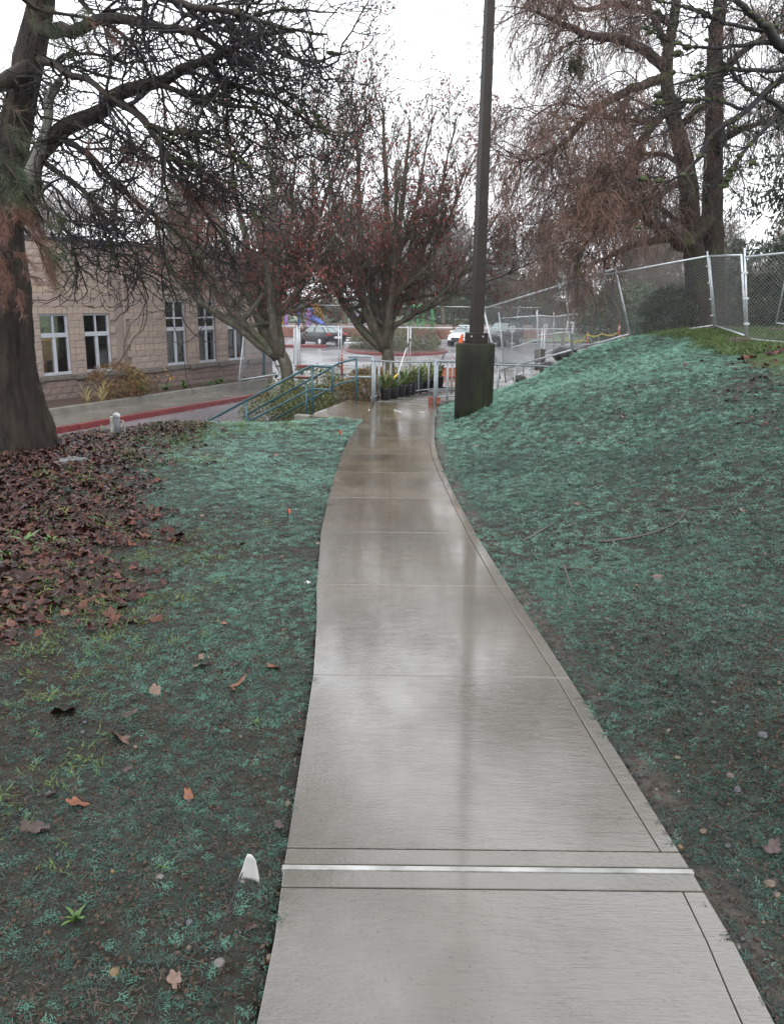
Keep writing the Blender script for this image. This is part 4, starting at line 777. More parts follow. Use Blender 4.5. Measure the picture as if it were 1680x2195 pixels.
BK_BIG = bark('big_tree_bark', (.003, .002, .0016), (.045, .032, .024), moss=(.02, .03, .006), ms=.3, bs=1., sc=9, st=(1, 1, .22))
BK_TW = bark('twig_bark', (.008, .0065, .009), (.026, .021, .023), moss=(.05, .06, .016), ms=.5, sc=6, bs=.3, st=(1, 1, 1))
BK_PALE = bark('pale_limb_bark', (.13, .125, .115), (.25, .24, .22), ms=.4, sc=7)
BK_OL = bark('olive_lichen_bark', (.045, .04, .03), (.115, .10, .078), moss=(.07, .09, .035), ms=.5, sc=8, bs=.7, lich=(.13, .14, .105))
BK_WI = bark('weeping_bark', (.018, .012, .009), (.055, .037, .028), moss=(.04, .06, .007), ms=.9, sc=6)
WHIP = mat('brown_whips', (.085, .042, .03), (.16, .09, .066), scale=2, rough=.5, tint=[(.6, .55, .55), (1, 1, 1), (1.35, 1.25, 1.1)])
MOSS = mat('moss_cushion', (.022, .03, .007), (.05, .062, .014), scale=15, rough=.8, bump=1, bscale=60)
REDL = mat('dull_red_leaf', (.105, .024, .02), (.21, .055, .042), scale=4, rough=.5, tint=[(.5, .45, .5), (1, 1, 1), (1.5, 1.3, 1.2)])
def treething(name, label, cat, loc, group=None): return thing(name, label, cat, loc, group)
# --- the big tree on the left
r = np.random.default_rng(21)
TB = hitG(45, 968); T = treething('spreading_tree', 'big dark tree at the left edge with mossy twisted branches reaching over the lawn', 'tree', TB)
trunk = [(5, 1000, 9.9, 250), (8, 955, 9.9, 222), (6, 900, 9.9, 190), (0, 820, 9.9, 160), (-2, 760, 9.9, 144), (0, 690, 9.9, 132), (2, 600, 9.9, 118), (6, 520, 9.9, 86), (12, 440, 9.9, 70), (22, 360, 9.9, 66), (36, 270, 9.9, 64), (50, 190, 9.9, 62), (66, 110, 9.9, 62), (84, 30, 9.9, 56), (96, -60, 9.8, 48), (110, -200, 9.6, 34)]
P = np.array([at(*q[:3]) for q in trunk]); k = (P-[0, 0, CH])@cF; rd = np.array([q[3] for q in trunk])/2*k/CF; n = 240; Q = smooth_pts(P, n); rr = smooth_pts(np.c_[rd, rd, rd], n)[:, 0]
K_ = 110; aa = np.arange(K_)/K_*2*math.pi; zz = np.arange(n)/n; flu = np.cos(aa*5+.6)[None]*.10*np.exp(-zz*3.2)[:, None]+np.cos(aa*9+2+zz[:, None]*3)*.03+(fbm(aa[None]*2.5+0*zz[:, None], zz[:, None]*9+0*aa, 1.5, 4)-.5)*.14+(fbm(aa[None]*9+0*zz[:, None], zz[:, None]*34+0*aa, 1., 4, 3)-.5)*.075-.045*np.abs(np.sin(aa[None]*11+4*fbm(aa[None]*2+0*zz[:, None], zz[:, None]*14+0*aa, 1., 3, 7)))+np.cos(aa*7+1)[None]*.16*np.exp(-zz*16)[:, None]
B().tubes(Q[None], 0, 0, K_, rad=(rr[:, None]*(1+flu))[None]).build('trunk', BK_BIG, T, True)
lim = [[(50, 470, 9.9, 46), (56, 420, 9.8, 42), (68, 380, 9.8, 40), (80, 345, 9.75, 38), (113, 297, 9.7, 38), (150, 268, 9.6, 36), (194, 243, 9.5, 34), (232, 222, 9.4, 30), (264, 198, 9.3, 30), (330, 172, 9.1, 26), (390, 150, 9, 22), (434, 130, 8.9, 18), (490, 108, 8.8, 14), (560, 80, 8.7, 10), (650, 62, 8.6, 6)],
       [(84, 62, 9.9, 34), (120, 66, 9.7, 32), (170, 60, 9.5, 26), (240, 42, 9.3, 22), (312, 52, 9.1, 20), (370, 66, 9, 18), (416, 74, 8.9, 16), (470, 98, 8.8, 12), (540, 140, 8.6, 9), (600, 165, 8.5, 5)],
       [(72, 130, 9.9, 24), (110, 134, 9.6, 18), (150, 160, 9.3, 15), (205, 186, 9, 13), (260, 224, 8.8, 12), (310, 262, 8.6, 11), (360, 282, 8.5, 9), (430, 290, 8.4, 8), (500, 330, 8.3, 6), (540, 380, 8.2, 4)],
       [(248, 215, 9.4, 18), (285, 232, 9.3, 14), (318, 266, 9.2, 13), (350, 320, 9, 11), (380, 380, 8.9, 9), (430, 440, 8.8, 8), (470, 500, 8.8, 6), (500, 560, 8.8, 4)],
       [(110, 290, 9.7, 18), (150, 305, 9.5, 13), (200, 338, 9.3, 12), (240, 385, 9.1, 10), (290, 430, 9, 9), (345, 470, 8.9, 8), (395, 520, 8.8, 6), (430, 580, 8.8, 4)],
       [(90, 340, 9.7, 14), (130, 370, 9.5, 12), (180, 410, 9.2, 11), (230, 470, 9, 9), (275, 520, 8.9, 7), (300, 580, 8.8, 5), (318, 640, 8.8, 3)],
       [(100, 300, 9.8, 12), (80, 420, 9.2, 9), (130, 470, 9, 7), (160, 540, 8.9, 6), (165, 620, 8.9, 4)],
       [(74, 142, 9.9, 40), (40, 158, 9.6, 36), (0, 180, 9.3, 34), (-60, 200, 9, 28)],
       [(60, 80, 9.9, 26), (45, 110, 9.9, 30), (38, 160, 9.9, 26), (46, 220, 9.9, 24)],
       [(96, -20, 9.8, 30), (180, -40, 9.3, 24), (290, -30, 8.8, 20), (400, 10, 8.4, 16), (500, 30, 8.1, 12), (600, 60, 7.9, 8), (700, 75, 7.8, 4)],
       [(320, 172, 9.1, 14), (400, 200, 8.9, 11), (480, 220, 8.7, 9), (560, 240, 8.5, 7), (640, 300, 8.4, 4)],
       [(390, 70, 9, 12), (450, 50, 8.8, 10), (530, 40, 8.6, 8), (620, 20, 8.5, 6), (720, 30, 8.4, 3)],
       [(300, 250, 8.9, 9), (360, 330, 8.6, 8), (420, 360, 8.4, 7), (500, 400, 8.3, 5), (560, 470, 8.2, 3)], [(560, 80, 8.7, 8), (620, 120, 8.5, 7), (680, 130, 8.4, 5), (740, 110, 8.3, 3)], [(540, 140, 8.6, 7), (600, 190, 8.4, 6), (650, 220, 8.3, 4), (700, 290, 8.2, 3)],
       [(240, 385, 9.1, 8), (250, 450, 8.8, 6), (235, 520, 8.7, 5), (260, 590, 8.6, 3)],
       [(430, 132, 8.9, 12), (480, 170, 8.8, 10), (530, 190, 8.7, 8), (600, 215, 8.6, 6), (660, 260, 8.5, 4)]]
LP, LR = limbs(lim, 22, .02); b = B(); b.tubes(LP, 0, 0, 9, rad=LR); b.build('limb', BK_BIG, T, True)
stub = [[(84, 395, 9.7, 34), (72, 400, 9.7, 36), (66, 380, 9.7, 34), (80, 345, 9.65, 30), (92, 300, 9.6, 20), (104, 255, 9.6, 20), (106, 215, 9.6, 20), (122, 185, 9.6, 17), (132, 168, 9.6, 12)], [(106, 215, 9.6, 12), (98, 195, 9.6, 8), (96, 182, 9.6, 5)]]
SP_, SR_ = limbs(stub, 20, .004); B().tubes(SP_, 0, 0, 10, rad=SR_).build('limb', BK_PALE, T, True)
b = B(); r0 = LR[:, 0]; r1 = LR[:, -1]; Ln = np.array([plen(p) for p in LP])
per = np.maximum(3, (Ln*6.0).astype(int)); per[7] = 8; per[8] = 4
p, d, pr, tt_, par = spawn(LP, r0, r1, per, .12, 1, 58, r, (.15, 0, -.35)); L2 = r.uniform(.5, 1.5, len(p)); P2 = grow(p, d, L2, 11, .26, (.05, 0, -.11), r, .3); R2 = np.minimum(pr*.6, r.uniform(.011, .022, len(p))); b.tubes(P2, R2, R2*.4, 5)
p, d, pr, _, _ = spawn(P2, R2, R2*.4, 9, .1, 1, 55, r, (0, 0, -.4)); P3_ = grow(p, d, r.uniform(.22, .7, len(p)), 8, .33, (0, 0, -.06), r, .45); R3 = np.minimum(pr*.7, .0075); k_ = (P3_[:, 0, 2] > 1.75) & (P3_[:, -1, 2] > 1.45); P3_ = P3_[k_]; R3 = R3[k_]; b.tubes(P3_, R3, R3*.5, 4)
p, d, pr, _, _ = spawn(P3_, R3, R3*.5, 2, .15, 1, 55, r); P4 = grow(p, d, r.uniform(.08, .28, len(p)), 5, .34, (0, 0, .02), r, .5); R4 = np.full(len(p), .0042); b.tubes(P4, R4, R4*.8, 3)
tag(b.build('twigs', BK_TW, T, True), kind='stuff'); print('bigtree twigs', len(P2), len(P3_), len(P4))
# moss cushions sitting on limbs and twigs
b = B(); ms = []; allp = np.concatenate([LP[:, 6:].reshape(-1, 3), P2[:, ::3].reshape(-1, 3)[:2600:4]]); sel = allp[r.random(len(allp)) < .3]; ico = rock('m', (0, 0, 0), (1, 1, 1), 3, MOSS, 'x', 'x', sub=1); iv = np.array([v.co for v in ico.data.vertices]); fi = np.array([[*f.vertices, f.vertices[0]] for f in ico.data.polygons]); bpy.data.objects.remove(ico)
for q in sel:
    s = r.uniform(.012, .032)
    for _ in range(2): b.add(iv*np.array([s*r.uniform(1, 1.8), s*1.2, s*.7])*r.uniform(.75, 1.15, (len(iv), 1))+q+r.normal(0, s*.5, 3)+[0, 0, s*.3], fi)
tag(b.build('moss', MOSS, T, False), kind='stuff')
# --- needle clad cedar boughs at the left edge
def needles(b, tips, dirs, L_, w, n, r, att, droop=.2):
    M_ = len(tips); c = np.repeat(tips, n, 0); d = nrm(np.repeat(dirs, n, 0)+r.normal(0, .75, (M_*n, 3))+np.array([0, 0, -droop])); s = nrm(np.cross(d, r.normal(0, 1, (M_*n, 3))))*w/2; l = L_*r.uniform(.6, 1.2, (M_*n, 1)); c = c+r.normal(0, .012, c.shape)
    V = np.stack([c-s, c+s, c+d*l+s*.3, c+d*l-s*.3], 1).reshape(-1, 3); I = np.arange(M_*n)*4; b.add(V, np.stack([I, I+1, I+2, I+3], 1), np.repeat(np.repeat(att, n), 4))
NEED = mat('needles_green_to_dead', (.8, .8, .8), (1, 1, 1), scale=9, rough=.5, tint=[(.025, .045, .012), (.045, .055, .02), (.15, .065, .045)])
T2 = treething('cedar_tree', 'cedar boughs with green and dead brown needles hanging before the big trunk', 'tree', (-7.6, 8.6, g1(-7.6, 8.6)))
B().tube(smooth_pts([(-7.6, 8.6, -1), (-7.5, 8.6, 2), (-7.4, 8.5, 5), (-7.2, 8.5, 9)], 12), .22, .12, 12).build('trunk', BK_BIG, T2, True)
bo = [[(-300, 120, 8.6, 14), (-100, 260, 8.2, 10), (0, 340, 8, 8), (50, 400, 7.9, 6), (90, 470, 7.9, 4)], [(-300, 260, 8.6, 14), (-80, 380, 8.1, 10), (0, 430, 8, 8), (60, 500, 7.9, 6), (130, 560, 7.9, 4)], [(-300, 20, 8.6, 14), (-50, 180, 8.3, 10), (20, 300, 8.2, 8), (30, 380, 8.1, 5)], [(-300, -100, 8.6, 16), (0, -30, 8.6, 12), (80, 20, 8.8, 9), (150, 30, 8.9, 6), (250, 60, 8.9, 4)], [(-200, 330, 8.3, 8), (-60, 470, 8, 7), (10, 540, 7.9, 5), (40, 600, 7.9, 3)], [(90, 250, 9.2, 6), (170, 270, 9.1, 5), (250, 300, 9, 4), (330, 330, 8.9, 4)], [(160, 260, 9.1, 5), (240, 330, 9, 4), (300, 400, 8.9, 4), (380, 440, 8.8, 3)], [(300, 320, 8.9, 5), (400, 390, 8.7, 4), (470, 440, 8.6, 3)]]
LP2, LR2 = limbs(bo, 14, .01); b = B(); b.tubes(LP2, 0, 0, 6, rad=LR2); p, d, pr, tt_, par = spawn(LP2, LR2[:, 0], LR2[:, -1], np.array([22, 22, 18, 18, 14, 9, 9, 9]), .35, 1, 50, r, (0, 0, -.8)); N2 = grow(p, d, r.uniform(.18, .45, len(p)), 6, .12, (0, 0, -.15), r); b.tubes(N2, np.full(len(p), .005), np.full(len(p), .002), 4); b.build('boughs', BK_BIG, T2, True)
tp = N2[:, 2:].reshape(-1, 3); td = np.repeat(nrm(N2[:, -1]-N2[:, 0]), N2.shape[1]-2, 0); ta = np.clip(.5+(fbm(tp[:, 0], tp[:, 2], 2.2, 2)-.42)*3+np.repeat(np.where(par > 4, .7, 0), N2.shape[1]-2), 0, 1); b = B(); needles(b, tp, td, .085, .0032, 26, r, ta); tag(b.build('needles', NEED, T2), kind='stuff')
# --- two vase shaped trees holding dull red leaves
def vase(label, bu, bv, Y, stems, seed, W_, red=1.):
    r = np.random.default_rng(seed); p0 = at(bu, bv, Y); p0[2] = g1(p0[0], p0[1])-.1; T = treething('red_leaf_tree', label, 'tree', p0, None)
    fk = np.array([np.array(at(*q)) for q in stems[0]]); tr = np.vstack([p0[None], fk]); n = 20; Q = smooth_pts(tr, n); rd = np.interp(np.arange(n)/(n-1), [0, .12, 1], [W_*1.35, W_, W_*.92])*(1+.0)
    K_ = 16; aa = np.arange(K_)/K_*6.283; rad = rd[:, None]*(1+.09*np.cos(aa*4+np.arange(n)[:, None]*.1)+(fbm(aa[None]*3+0*rd[:, None], np.arange(n)[:, None]*.5+0*aa, 1, 3)-.5)*.25); B().tubes(Q[None], 0, 0, K_, rad=rad[None]).build('trunk', BK_OL, T, True)
    base = Q[-1]; S = []; ej = 0
    for (u, v, dY, w) in stems[1]:
        e = at(u, v, Y+dY); ej += 1; base = Q[-1] if ej < 8 else S[r.integers(0, 7)][r.integers(3, 8)]; mid = base*.55+e*.45+np.array([(e[0]-base[0])*.12, 0, -(e[2]-base[2])*.07]); S.append(smooth_pts([base+[(e[0]-base[0])*.02, 0, -.2 if ej < 8 else 0], mid, e], 18)+np.r_[np.zeros((1, 3)), np.cumsum(r.normal(0, .035, (17, 3)), 0)])
    S = np.array(S); r0 = np.array([q[3] for q in stems[1]])*.5*Y/CF*np.where(np.arange(len(S)) < 7, 1.45, .75); rad = np.linspace(1, .16, 18)[None]*r0[:, None]; b = B(); b.tubes(S, 0, 0, 8, rad=rad); tag(b.build('limb', BK_OL, T, True), None)
    b = B(); nS = np.array([plen(s) for s in S]); p, d, pr, _, _ = spawn(S, r0, r0*.16, (nS*3.4).astype(int)+2, .12, 1, 32, r, (0, 0, .45)); Q2 = grow(p, d, r.uniform(.9, 2.2, len(p)), 9, .10, (0, 0, .045), r); q2 = np.minimum(pr*.55, .022); k_ = ~((Q2[:, -1, 0] < p0[0]-.7) & (Q2[:, -1, 2] < 2.0)); Q2 = Q2[k_]; q2 = q2[k_]; b.tubes(Q2, q2, q2*.35, 4)
    p, d, pr, _, _ = spawn(Q2, q2, q2*.35, 8, .12, 1, 35, r, (0, 0, .2)); Q3 = grow(p, d, r.uniform(.35, .95, len(p)), 6, .13, (0, 0, .03), r); q3 = np.minimum(pr*.6, .009); b.tubes(Q3, q3, q3*.5, 3)
    p, d, pr, _, _ = spawn(Q3, q3, q3*.5, 4, .2, 1, 38, r); Q4 = grow(p, d, r.uniform(.15, .4, len(p)), 4, .14, (0, 0, .02), r); b.tubes(Q4, np.full(len(p), .0048), np.full(len(p), .004), 3)
    tag(b.build('twigs', BK_OL, T, True), kind='stuff')
    cand = np.concatenate([Q4[:, 2:].reshape(-1, 3), Q3[:, 3:].reshape(-1, 3)]); c = cand; w = fbm(c[:, 0]+seed, c[:, 2]+c[:, 1], 1.1, 3); keep = r.random(len(c)) < np.clip((w-.38)*4.2*red, .05, .95)*(.75 if red >= 1 else .6); c = c[keep]+r.normal(0, .03, (keep.sum(), 3)); c = c[r.permutation(len(c))[:16000]]
    V, F = leafquads(c, .105, .05, r, .8); b = B(); b.add(V, F, np.repeat(r.random(len(c)), 4)); tag(b.build('leaves', REDL, T), kind='stuff'); print('vase', len(Q2), len(Q3), len(Q4), len(c)); return T
vase('left of the two red leaved trees, its trunk behind the blue green stair railing', 618, 836, 27.5, ([(614, 790, 27.5), (600, 752, 27.5)],
     [(300, 470, -1.5, 16), (350, 380, 1.5, 16), (395, 470, -2, 12), (420, 300, 0, 18), (480, 240, 1.5, 18), (520, 420, -2.2, 15), (560, 260, -1, 20), (610, 300, 1.2, 18), (650, 240, .5, 18), (700, 310, -1, 16), (760, 230, 1, 18), (740, 440, -1.5, 13), (790, 150, .6, 15), (440, 460, 2, 14), (700, 560, 2.2, 12), (830, 520, -.6, 14)]), 31, .2)
vase('right of the two red leaved trees, its trunk behind the row of potted plants', 832, 815, 28.5, ([(832, 770, 28.5), (826, 735, 28.5)],
     [(650, 420, 1.2, 15), (700, 330, -1.2, 15), (740, 500, -1.6, 12), (760, 280, .8, 18), (820, 220, 0, 18), (850, 340, -1.8, 16), (880, 250, 1.2, 18), (930, 230, -.5, 20), (985, 250, .8, 18), (1020, 330, -1.5, 15), (1060, 280, 1.2, 14), (1110, 400, -.5, 15), (1080, 500, 1.3, 12), (960, 430, -2, 13), (700, 600, 1, 10), (1180, 540, .3, 12)]), 47, .2)
# --- weeping tree on the right
r = np.random.default_rng(78); YW = 25.
T = treething('weeping_tree', 'tall weeping tree with twin trunks and brown hanging twigs behind the fence', 'tree', at(1508, 708, YW))
tr = [[(1500, 735, YW, 62), (1498, 640, YW, 52), (1490, 560, YW, 46), (1481, 488, YW, 40), (1473, 375, YW, 40), (1451, 281, YW, 34), (1440, 240, YW, 30), (1428, 150, YW, 26), (1440, 60, YW, 22), (1455, -60, YW, 18)],
      [(1532, 735, YW+.3, 48), (1534, 640, YW+.3, 44), (1530, 540, YW+.3, 44), (1527, 400, YW+.3, 42), (1530, 300, YW+.3, 38), (1530, 200, YW+.3, 36), (1532, 100, YW+.3, 32), (1545, 0, YW, 28), (1560, -120, YW, 18)]]
P_, R_ = limbs(tr, 40, .006); K_ = 18; aa = np.arange(K_)/K_*6.283
B().tubes(P_, 0, 0, K_, rad=R_[:, :, None]*(1+.08*np.cos(aa*5)+(fbm(aa[None]*3+0*R_[0][:, None], np.arange(40)[:, None]*.6+0*aa, 1, 3)-.5)*.2)[None]).build('trunk', BK_WI, T, True)
wl = [[(1515, 470, YW, 34), (1495, 500, YW-.3, 32), (1462, 526, YW-.6, 32), (1440, 507, YW-.8, 28), (1395, 477, YW-1.2, 24), (1350, 443, YW-1.6, 16), (1290, 420, YW-2, 9)], [(1442, 510, YW-.8, 20), (1387, 518, YW-1.2, 16), (1346, 529, YW-1.5, 14), (1300, 552, YW-1.8, 10), (1252, 574, YW-2, 6)],
      [(1428, 150, YW, 24), (1387, 113, YW-.4, 22), (1327, 83, YW-1, 20), (1274, 79, YW-1.4, 17), (1218, 56, YW-1.8, 14), (1162, 34, YW-2, 8), (1120, 15, YW-2, 4)], [(1430, 160, YW, 22), (1370, 185, YW-.6, 20), (1312, 210, YW-1, 18), (1237, 270, YW-1.5, 14), (1199, 315, YW-1.8, 10), (1140, 340, YW-2, 6), (1087, 352, YW-2, 4)],
      [(1462, 225, YW, 18), (1428, 240, YW-.5, 18), (1368, 312, YW-1.2, 16), (1342, 368, YW-1.6, 12), (1300, 420, YW-2, 7), (1240, 470, YW-2.4, 4)], [(1425, 94, YW, 18), (1405, 50, YW, 14), (1380, 0, YW, 10), (1330, -80, YW, 6)], [(1445, 60, YW, 16), (1400, 30, YW+.6, 14), (1320, 10, YW+1, 12), (1240, 20, YW+1.2, 9), (1180, -20, YW+1.2, 5)],
      [(1480, 400, YW, 18), (1450, 395, YW-1, 14), (1410, 420, YW-1.8, 11), (1350, 440, YW-2.4, 8), (1280, 500, YW-2.8, 5), (1220, 560, YW-3, 3)], [(1530, 330, YW, 20), (1560, 290, YW-.6, 16), (1610, 270, YW-1, 12), (1680, 250, YW-1.4, 8)], [(1530, 180, YW, 20), (1580, 120, YW, 15), (1640, 80, YW, 10), (1700, 60, YW, 7)],
      [(1470, 360, YW, 14), (1420, 330, YW+1.5, 11), (1350, 340, YW+2.5, 8), (1260, 380, YW+3, 5), (1180, 400, YW+3, 3)], [(1450, 280, YW, 16), (1500, 230, YW-.4, 14), (1530, 245, YW, 16)], [(1440, 240, YW, 12), (1380, 260, YW+1.5, 10), (1300, 250, YW+2, 8), (1200, 220, YW+2.5, 5), (1130, 260, YW+2.6, 3)], [(1487, 500, YW, 14), (1450, 470, YW+1, 10), (1390, 440, YW+2, 8), (1300, 460, YW+2.5, 5), (1200, 470, YW+2.5, 3), (1130, 480, YW+2.5, 2)]]
LPw, LRw = limbs(wl, 20, .02); B().tubes(LPw, 0, 0, 8, rad=LRw).build('limb', BK_WI, T, True)
b = B(); Ln = np.array([plen(q) for q in LPw]); p, d, pr, _, _ = spawn(LPw, LRw[:, 0], LRw[:, -1], np.where(np.arange(len(Ln)) < 2, 5, (Ln*6.4).astype(int)+5), .15, 1, 60, r, (-.3, 0, .5)); W2 = grow(p, d, r.uniform(.7, 1.9, len(p)), 9, .2, (-.02, 0, -.02), r); w2 = np.minimum(pr*.6, .022); b.tubes(W2, w2, w2*.35, 4)
p, d, pr, _, _ = spawn(W2, w2, w2*.35, 9, .1, 1, 50, r); W3_ = grow(p, d, r.uniform(.4, 1.1, len(p)), 8, .16, (0, 0, -.16), r); w3 = np.minimum(pr*.6, .009); b.tubes(W3_, w3, w3*.5, 3, attr=r.random(len(p)))
tag(b.build('twigs', BK_WI, T, True), kind='stuff')
b = B(); p, d, pr, _, _ = spawn(W3_, w3, w3*.5, 8, .15, 1, 45, r); W4 = grow(p, nrm(d+[0, 0, -.15]), r.uniform(.22, .85, len(p)), 4, .2, (0, 0, -.34), r); b.tubes(W4, np.full(len(p), .0052), np.full(len(p), .0035), 3, attr=np.clip(fbm(p[:, 0], p[:, 2], .8, 2)+r.normal(0, .2, len(p)), 0, 1)); tag(b.build('hanging_twigs', WHIP, T), kind='stuff'); print('weep', len(W2), len(W3_), len(W4))
# nest like clump and cone cluster
q = at(1315, 225, YW-1.2)
for i, (u, v) in enumerate([(1232, 145), ]):
    q = at(u, v, YW-1.8); b = B(); pp_ = grow(np.repeat(q[None], 160, 0)+r.normal(0, .12, (160, 3)), r.normal(0, 1, (160, 3)), np.full(160, .4), 5, .5, (0, 0, 0), r); b.tubes(pp_, np.full(160, .008), np.full(160, .006), 3); b.build('twig_ball', BK_WI, T)
# --- mossy branches of a nearer tree reaching in from the right
r = np.random.default_rng(5)
T = treething('mossy_tree', 'mossy bare tree reaching in over the fence from beyond the right edge', 'tree', (9.6, 13.5, g1(9.6, 13.5)))
B().tube(smooth_pts([(9.6, 13.5, .5), (9.6, 13.5, 3), (9.4, 13.4, 6), (9.2, 13.4, 9)], 14), .26, .14, 14).build('trunk', BK_BIG, T, True)
ml = [[(1990, 330, 13.4, 40), (1780, 130, 12.6, 24), (1680, 164, 12.2, 16), (1615, 225, 12, 13), (1560, 265, 11.8, 12), (1511, 304, 11.7, 10), (1474, 368, 11.6, 7), (1425, 392, 11.5, 4)], [(1980, 200, 13.4, 36), (1800, 100, 12.6, 24), (1690, 105, 12.2, 22), (1640, 60, 12, 18), (1600, 20, 11.9, 14), (1540, -20, 11.8, 10)],
      [(1720, 150, 12.3, 12), (1640, 150, 12, 10), (1560, 150, 11.8, 8), (1490, 165, 11.6, 6), (1420, 190, 11.4, 4)], [(1600, 240, 12, 8), (1540, 215, 11.8, 7), (1480, 215, 11.6, 5), (1420, 225, 11.5, 3)], [(1680, 90, 12.2, 12), (1600, 95, 12, 9), (1520, 105, 11.8, 7), (1440, 90, 11.6, 5), (1380, 60, 11.5, 3)], [(1700, 250, 12.3, 14), (1650, 215, 12.1, 10), (1600, 190, 12, 7), (1570, 160, 12, 5)], [(1660, 70, 12.2, 10), (1560, 50, 11.9, 8), (1480, 20, 11.7, 6), (1400, 0, 11.5, 4)], [(1700, 210, 12.3, 10), (1590, 330, 12, 7), (1550, 400, 12, 4)]]
LPm, LRm = limbs(ml, 18, .02); B().tubes(LPm, 0, 0, 8, rad=LRm).build('limb', BK_TW, T, True)
b = B(); p, d, pr, tt_, _ = spawn(LPm, LRm[:, 0], LRm[:, -1], 15, .3, 1, 50, r, (0, 0, -.2)); m2 = grow(p, d, r.uniform(.35, 1.0, len(p)), 8, .2, (-.03, 0, -.05), r, .35); rm2 = np.minimum(pr*.5, .012); b.tubes(m2, rm2, rm2*.4, 5)
p, d, pr, _, _ = spawn(m2, rm2, rm2*.4, 6, .15, 1, 52, r); m3 = grow(p, d, r.uniform(.15, .45, len(p)), 6, .22, (0, 0, 0), r, .4); b.tubes(m3, np.full(len(p), .005), np.full(len(p), .003), 4); tag(b.build('twigs', BK_TW, T, True), kind='stuff')
b = B(); allp = np.concatenate([LPm[:, 6:].reshape(-1, 3), m2[:, ::4].reshape(-1, 3)[::4]])
for q in allp[r.random(len(allp)) < .5]: s = r.uniform(.02, .06); b.add(iv*np.array([s*r.uniform(1, 1.7), s*1.2, s*.8])*r.uniform(.75, 1.15, (len(iv), 1))+q, fi)
tag(b.build('moss', MOSS, T), kind='stuff')
# --- evergreens
def foliage(b, c, rad, n, L_, w, r, dark=0., hang=.4, shell=.55):
    """leaf clumps through a crown volume with gaps"""
    d = nrm(r.normal(0, 1, (n*3, 3))); q = r.random((n*3, 1))**(1/3.)*(1-shell)+shell*r.random((n*3, 1))**.25; P = d*q*np.array(rad); k = fbm(P[:, 0]*1.3+c[0]+P[:, 1], P[:, 2]*1.6+c[1], 1.2/max(rad)**.5*1.6, 3) > .42; P = P[k][:n]+np.array(c)
    V, F = leafquads(P, L_, w, r, hang); b.add(V, F, np.repeat(np.clip(r.normal(.5, .25, len(P)), 0, 1), 4)); return b
EVG = mat('evergreen_leaves', (.02, .035, .014), (.04, .065, .022), scale=1.2, rough=.45, tint=[(.55, .6, .6), (1, 1, 1), (1.8, 1.7, 1.1)])
OLV = mat('olive_conifer_sprays', (.018, .024, .012), (.07, .07, .016), scale=.8, rough=.5, tint=[(.5, .55, .6), (1, 1, 1), (1.6, 1.4, .9)])
DKC = mat('dark_conifer', (.012, .02, .012), (.03, .042, .022), scale=.9, rough=.55, tint=[(.5, .6, .6), (1, 1, 1), (1.7, 1.6, 1.2)])
def bush(name, label, c, rad, n, L_, w, m, cat='shrub', group=None, seed=1, hang=.1, stems=8, zb=None):
    r = np.random.default_rng(seed); base = (c[0], c[1], c[2]-rad[2] if zb is None else zb); t = thing(name, label, cat, base, group); b = B(); P0 = np.repeat(np.array([base]), stems, 0)+r.normal(0, .05, (stems, 3)); d = nrm(r.normal(0, .6, (stems, 3))+[0, 0, 1]); g = grow(P0, d, np.full(stems, rad[2]*1.5), 6, .15, (0, 0, .05), r); b.tubes(g, np.full(stems, max(.008, rad[2]*.012)), np.full(stems, .004), 4); b.build('stems', BK_BIG, t)
    b = foliage(B(), c, rad, n, L_, w, r, hang=hang); tag(b.build('leaves', m, t), kind='stuff'); return t
def conifer(label, u, v, Y, hgt, rad, m, seed, group=None, n=9000, name='conifer_tree', base=None, lsz=.34):
    r = np.random.default_rng(seed); p = at(u, v, Y) if base is None else np.array(base, float); t = treething(name, label, 'tree', p, group); B().tube([p-[0, 0, .3], p+[0, 0, hgt*.95]], rad*.07, .02, 8).build('trunk', BK_BIG, t)
    nb_ = 110; hz = r.random(nb_)**.8*hgt*.9+hgt*.06; a = r.random(nb_)*6.28; L_ = rad*(1-hz/hgt)**.6*r.uniform(.5, 1.2, nb_)+.2; P0 = p+np.c_[hz*0, hz*0, hz]; g = grow(P0, np.c_[np.cos(a), np.sin(a), np.full(nb_, .1)], L_, 7, .08, (0, 0, -.1), r, .2); b = B(); b.tubes(g, np.full(nb_, .03), np.full(nb_, .01), 4); b.build('boughs', BK_BIG, t)
    q = g[:, 1:].reshape(-1, 3); i = r.integers(0, len(q), n); c = q[i]+r.normal(0, .16*rad**.5, (n, 3))*[1, 1, .6]; V, F = leafquads(c, lsz, lsz*.32, r, .9); tag(B().add(V, F, np.repeat(np.clip(r.normal(.45, .25, n), 0, 1), 4)).build('foliage', m, t), kind='stuff'); return t
gz = lambda x, y: g1(x, y)
conifer('dark conifer with drooping boughs at the right edge behind the fence', 1690, 700, 17.5, 10.5, 2.6, DKC, 3, n=42000, base=(9.9, 19.4, .9), lsz=.15)
conifer('second dark conifer rising behind the drooping one at the right edge', 0, 0, 0, 12, 3.0, OLV, 4, n=34000, base=(13.4, 25.5, .8), lsz=.2)
bush('rhododendron_bush', 'rounded dark rhododendron bush behind the leaning fence panel', at(1443, 674, 25.3), (1.05, .9, .85), 5200, .15, .055, EVG, seed=5, hang=.1)
bush('hedge_shrub', 'tall olive green shrub behind the right fence panel', at(1640, 655, 21.8), (1.0, .9, 1.25), 6500, .12, .045, OLV, seed=6, hang=.2)
bush('hedge_shrub', 'narrow olive shrub between the two right fence posts', at(1570, 640, 27), (.75, .8, 1.2), 3500, .13, .045, OLV, seed=7, hang=.2)
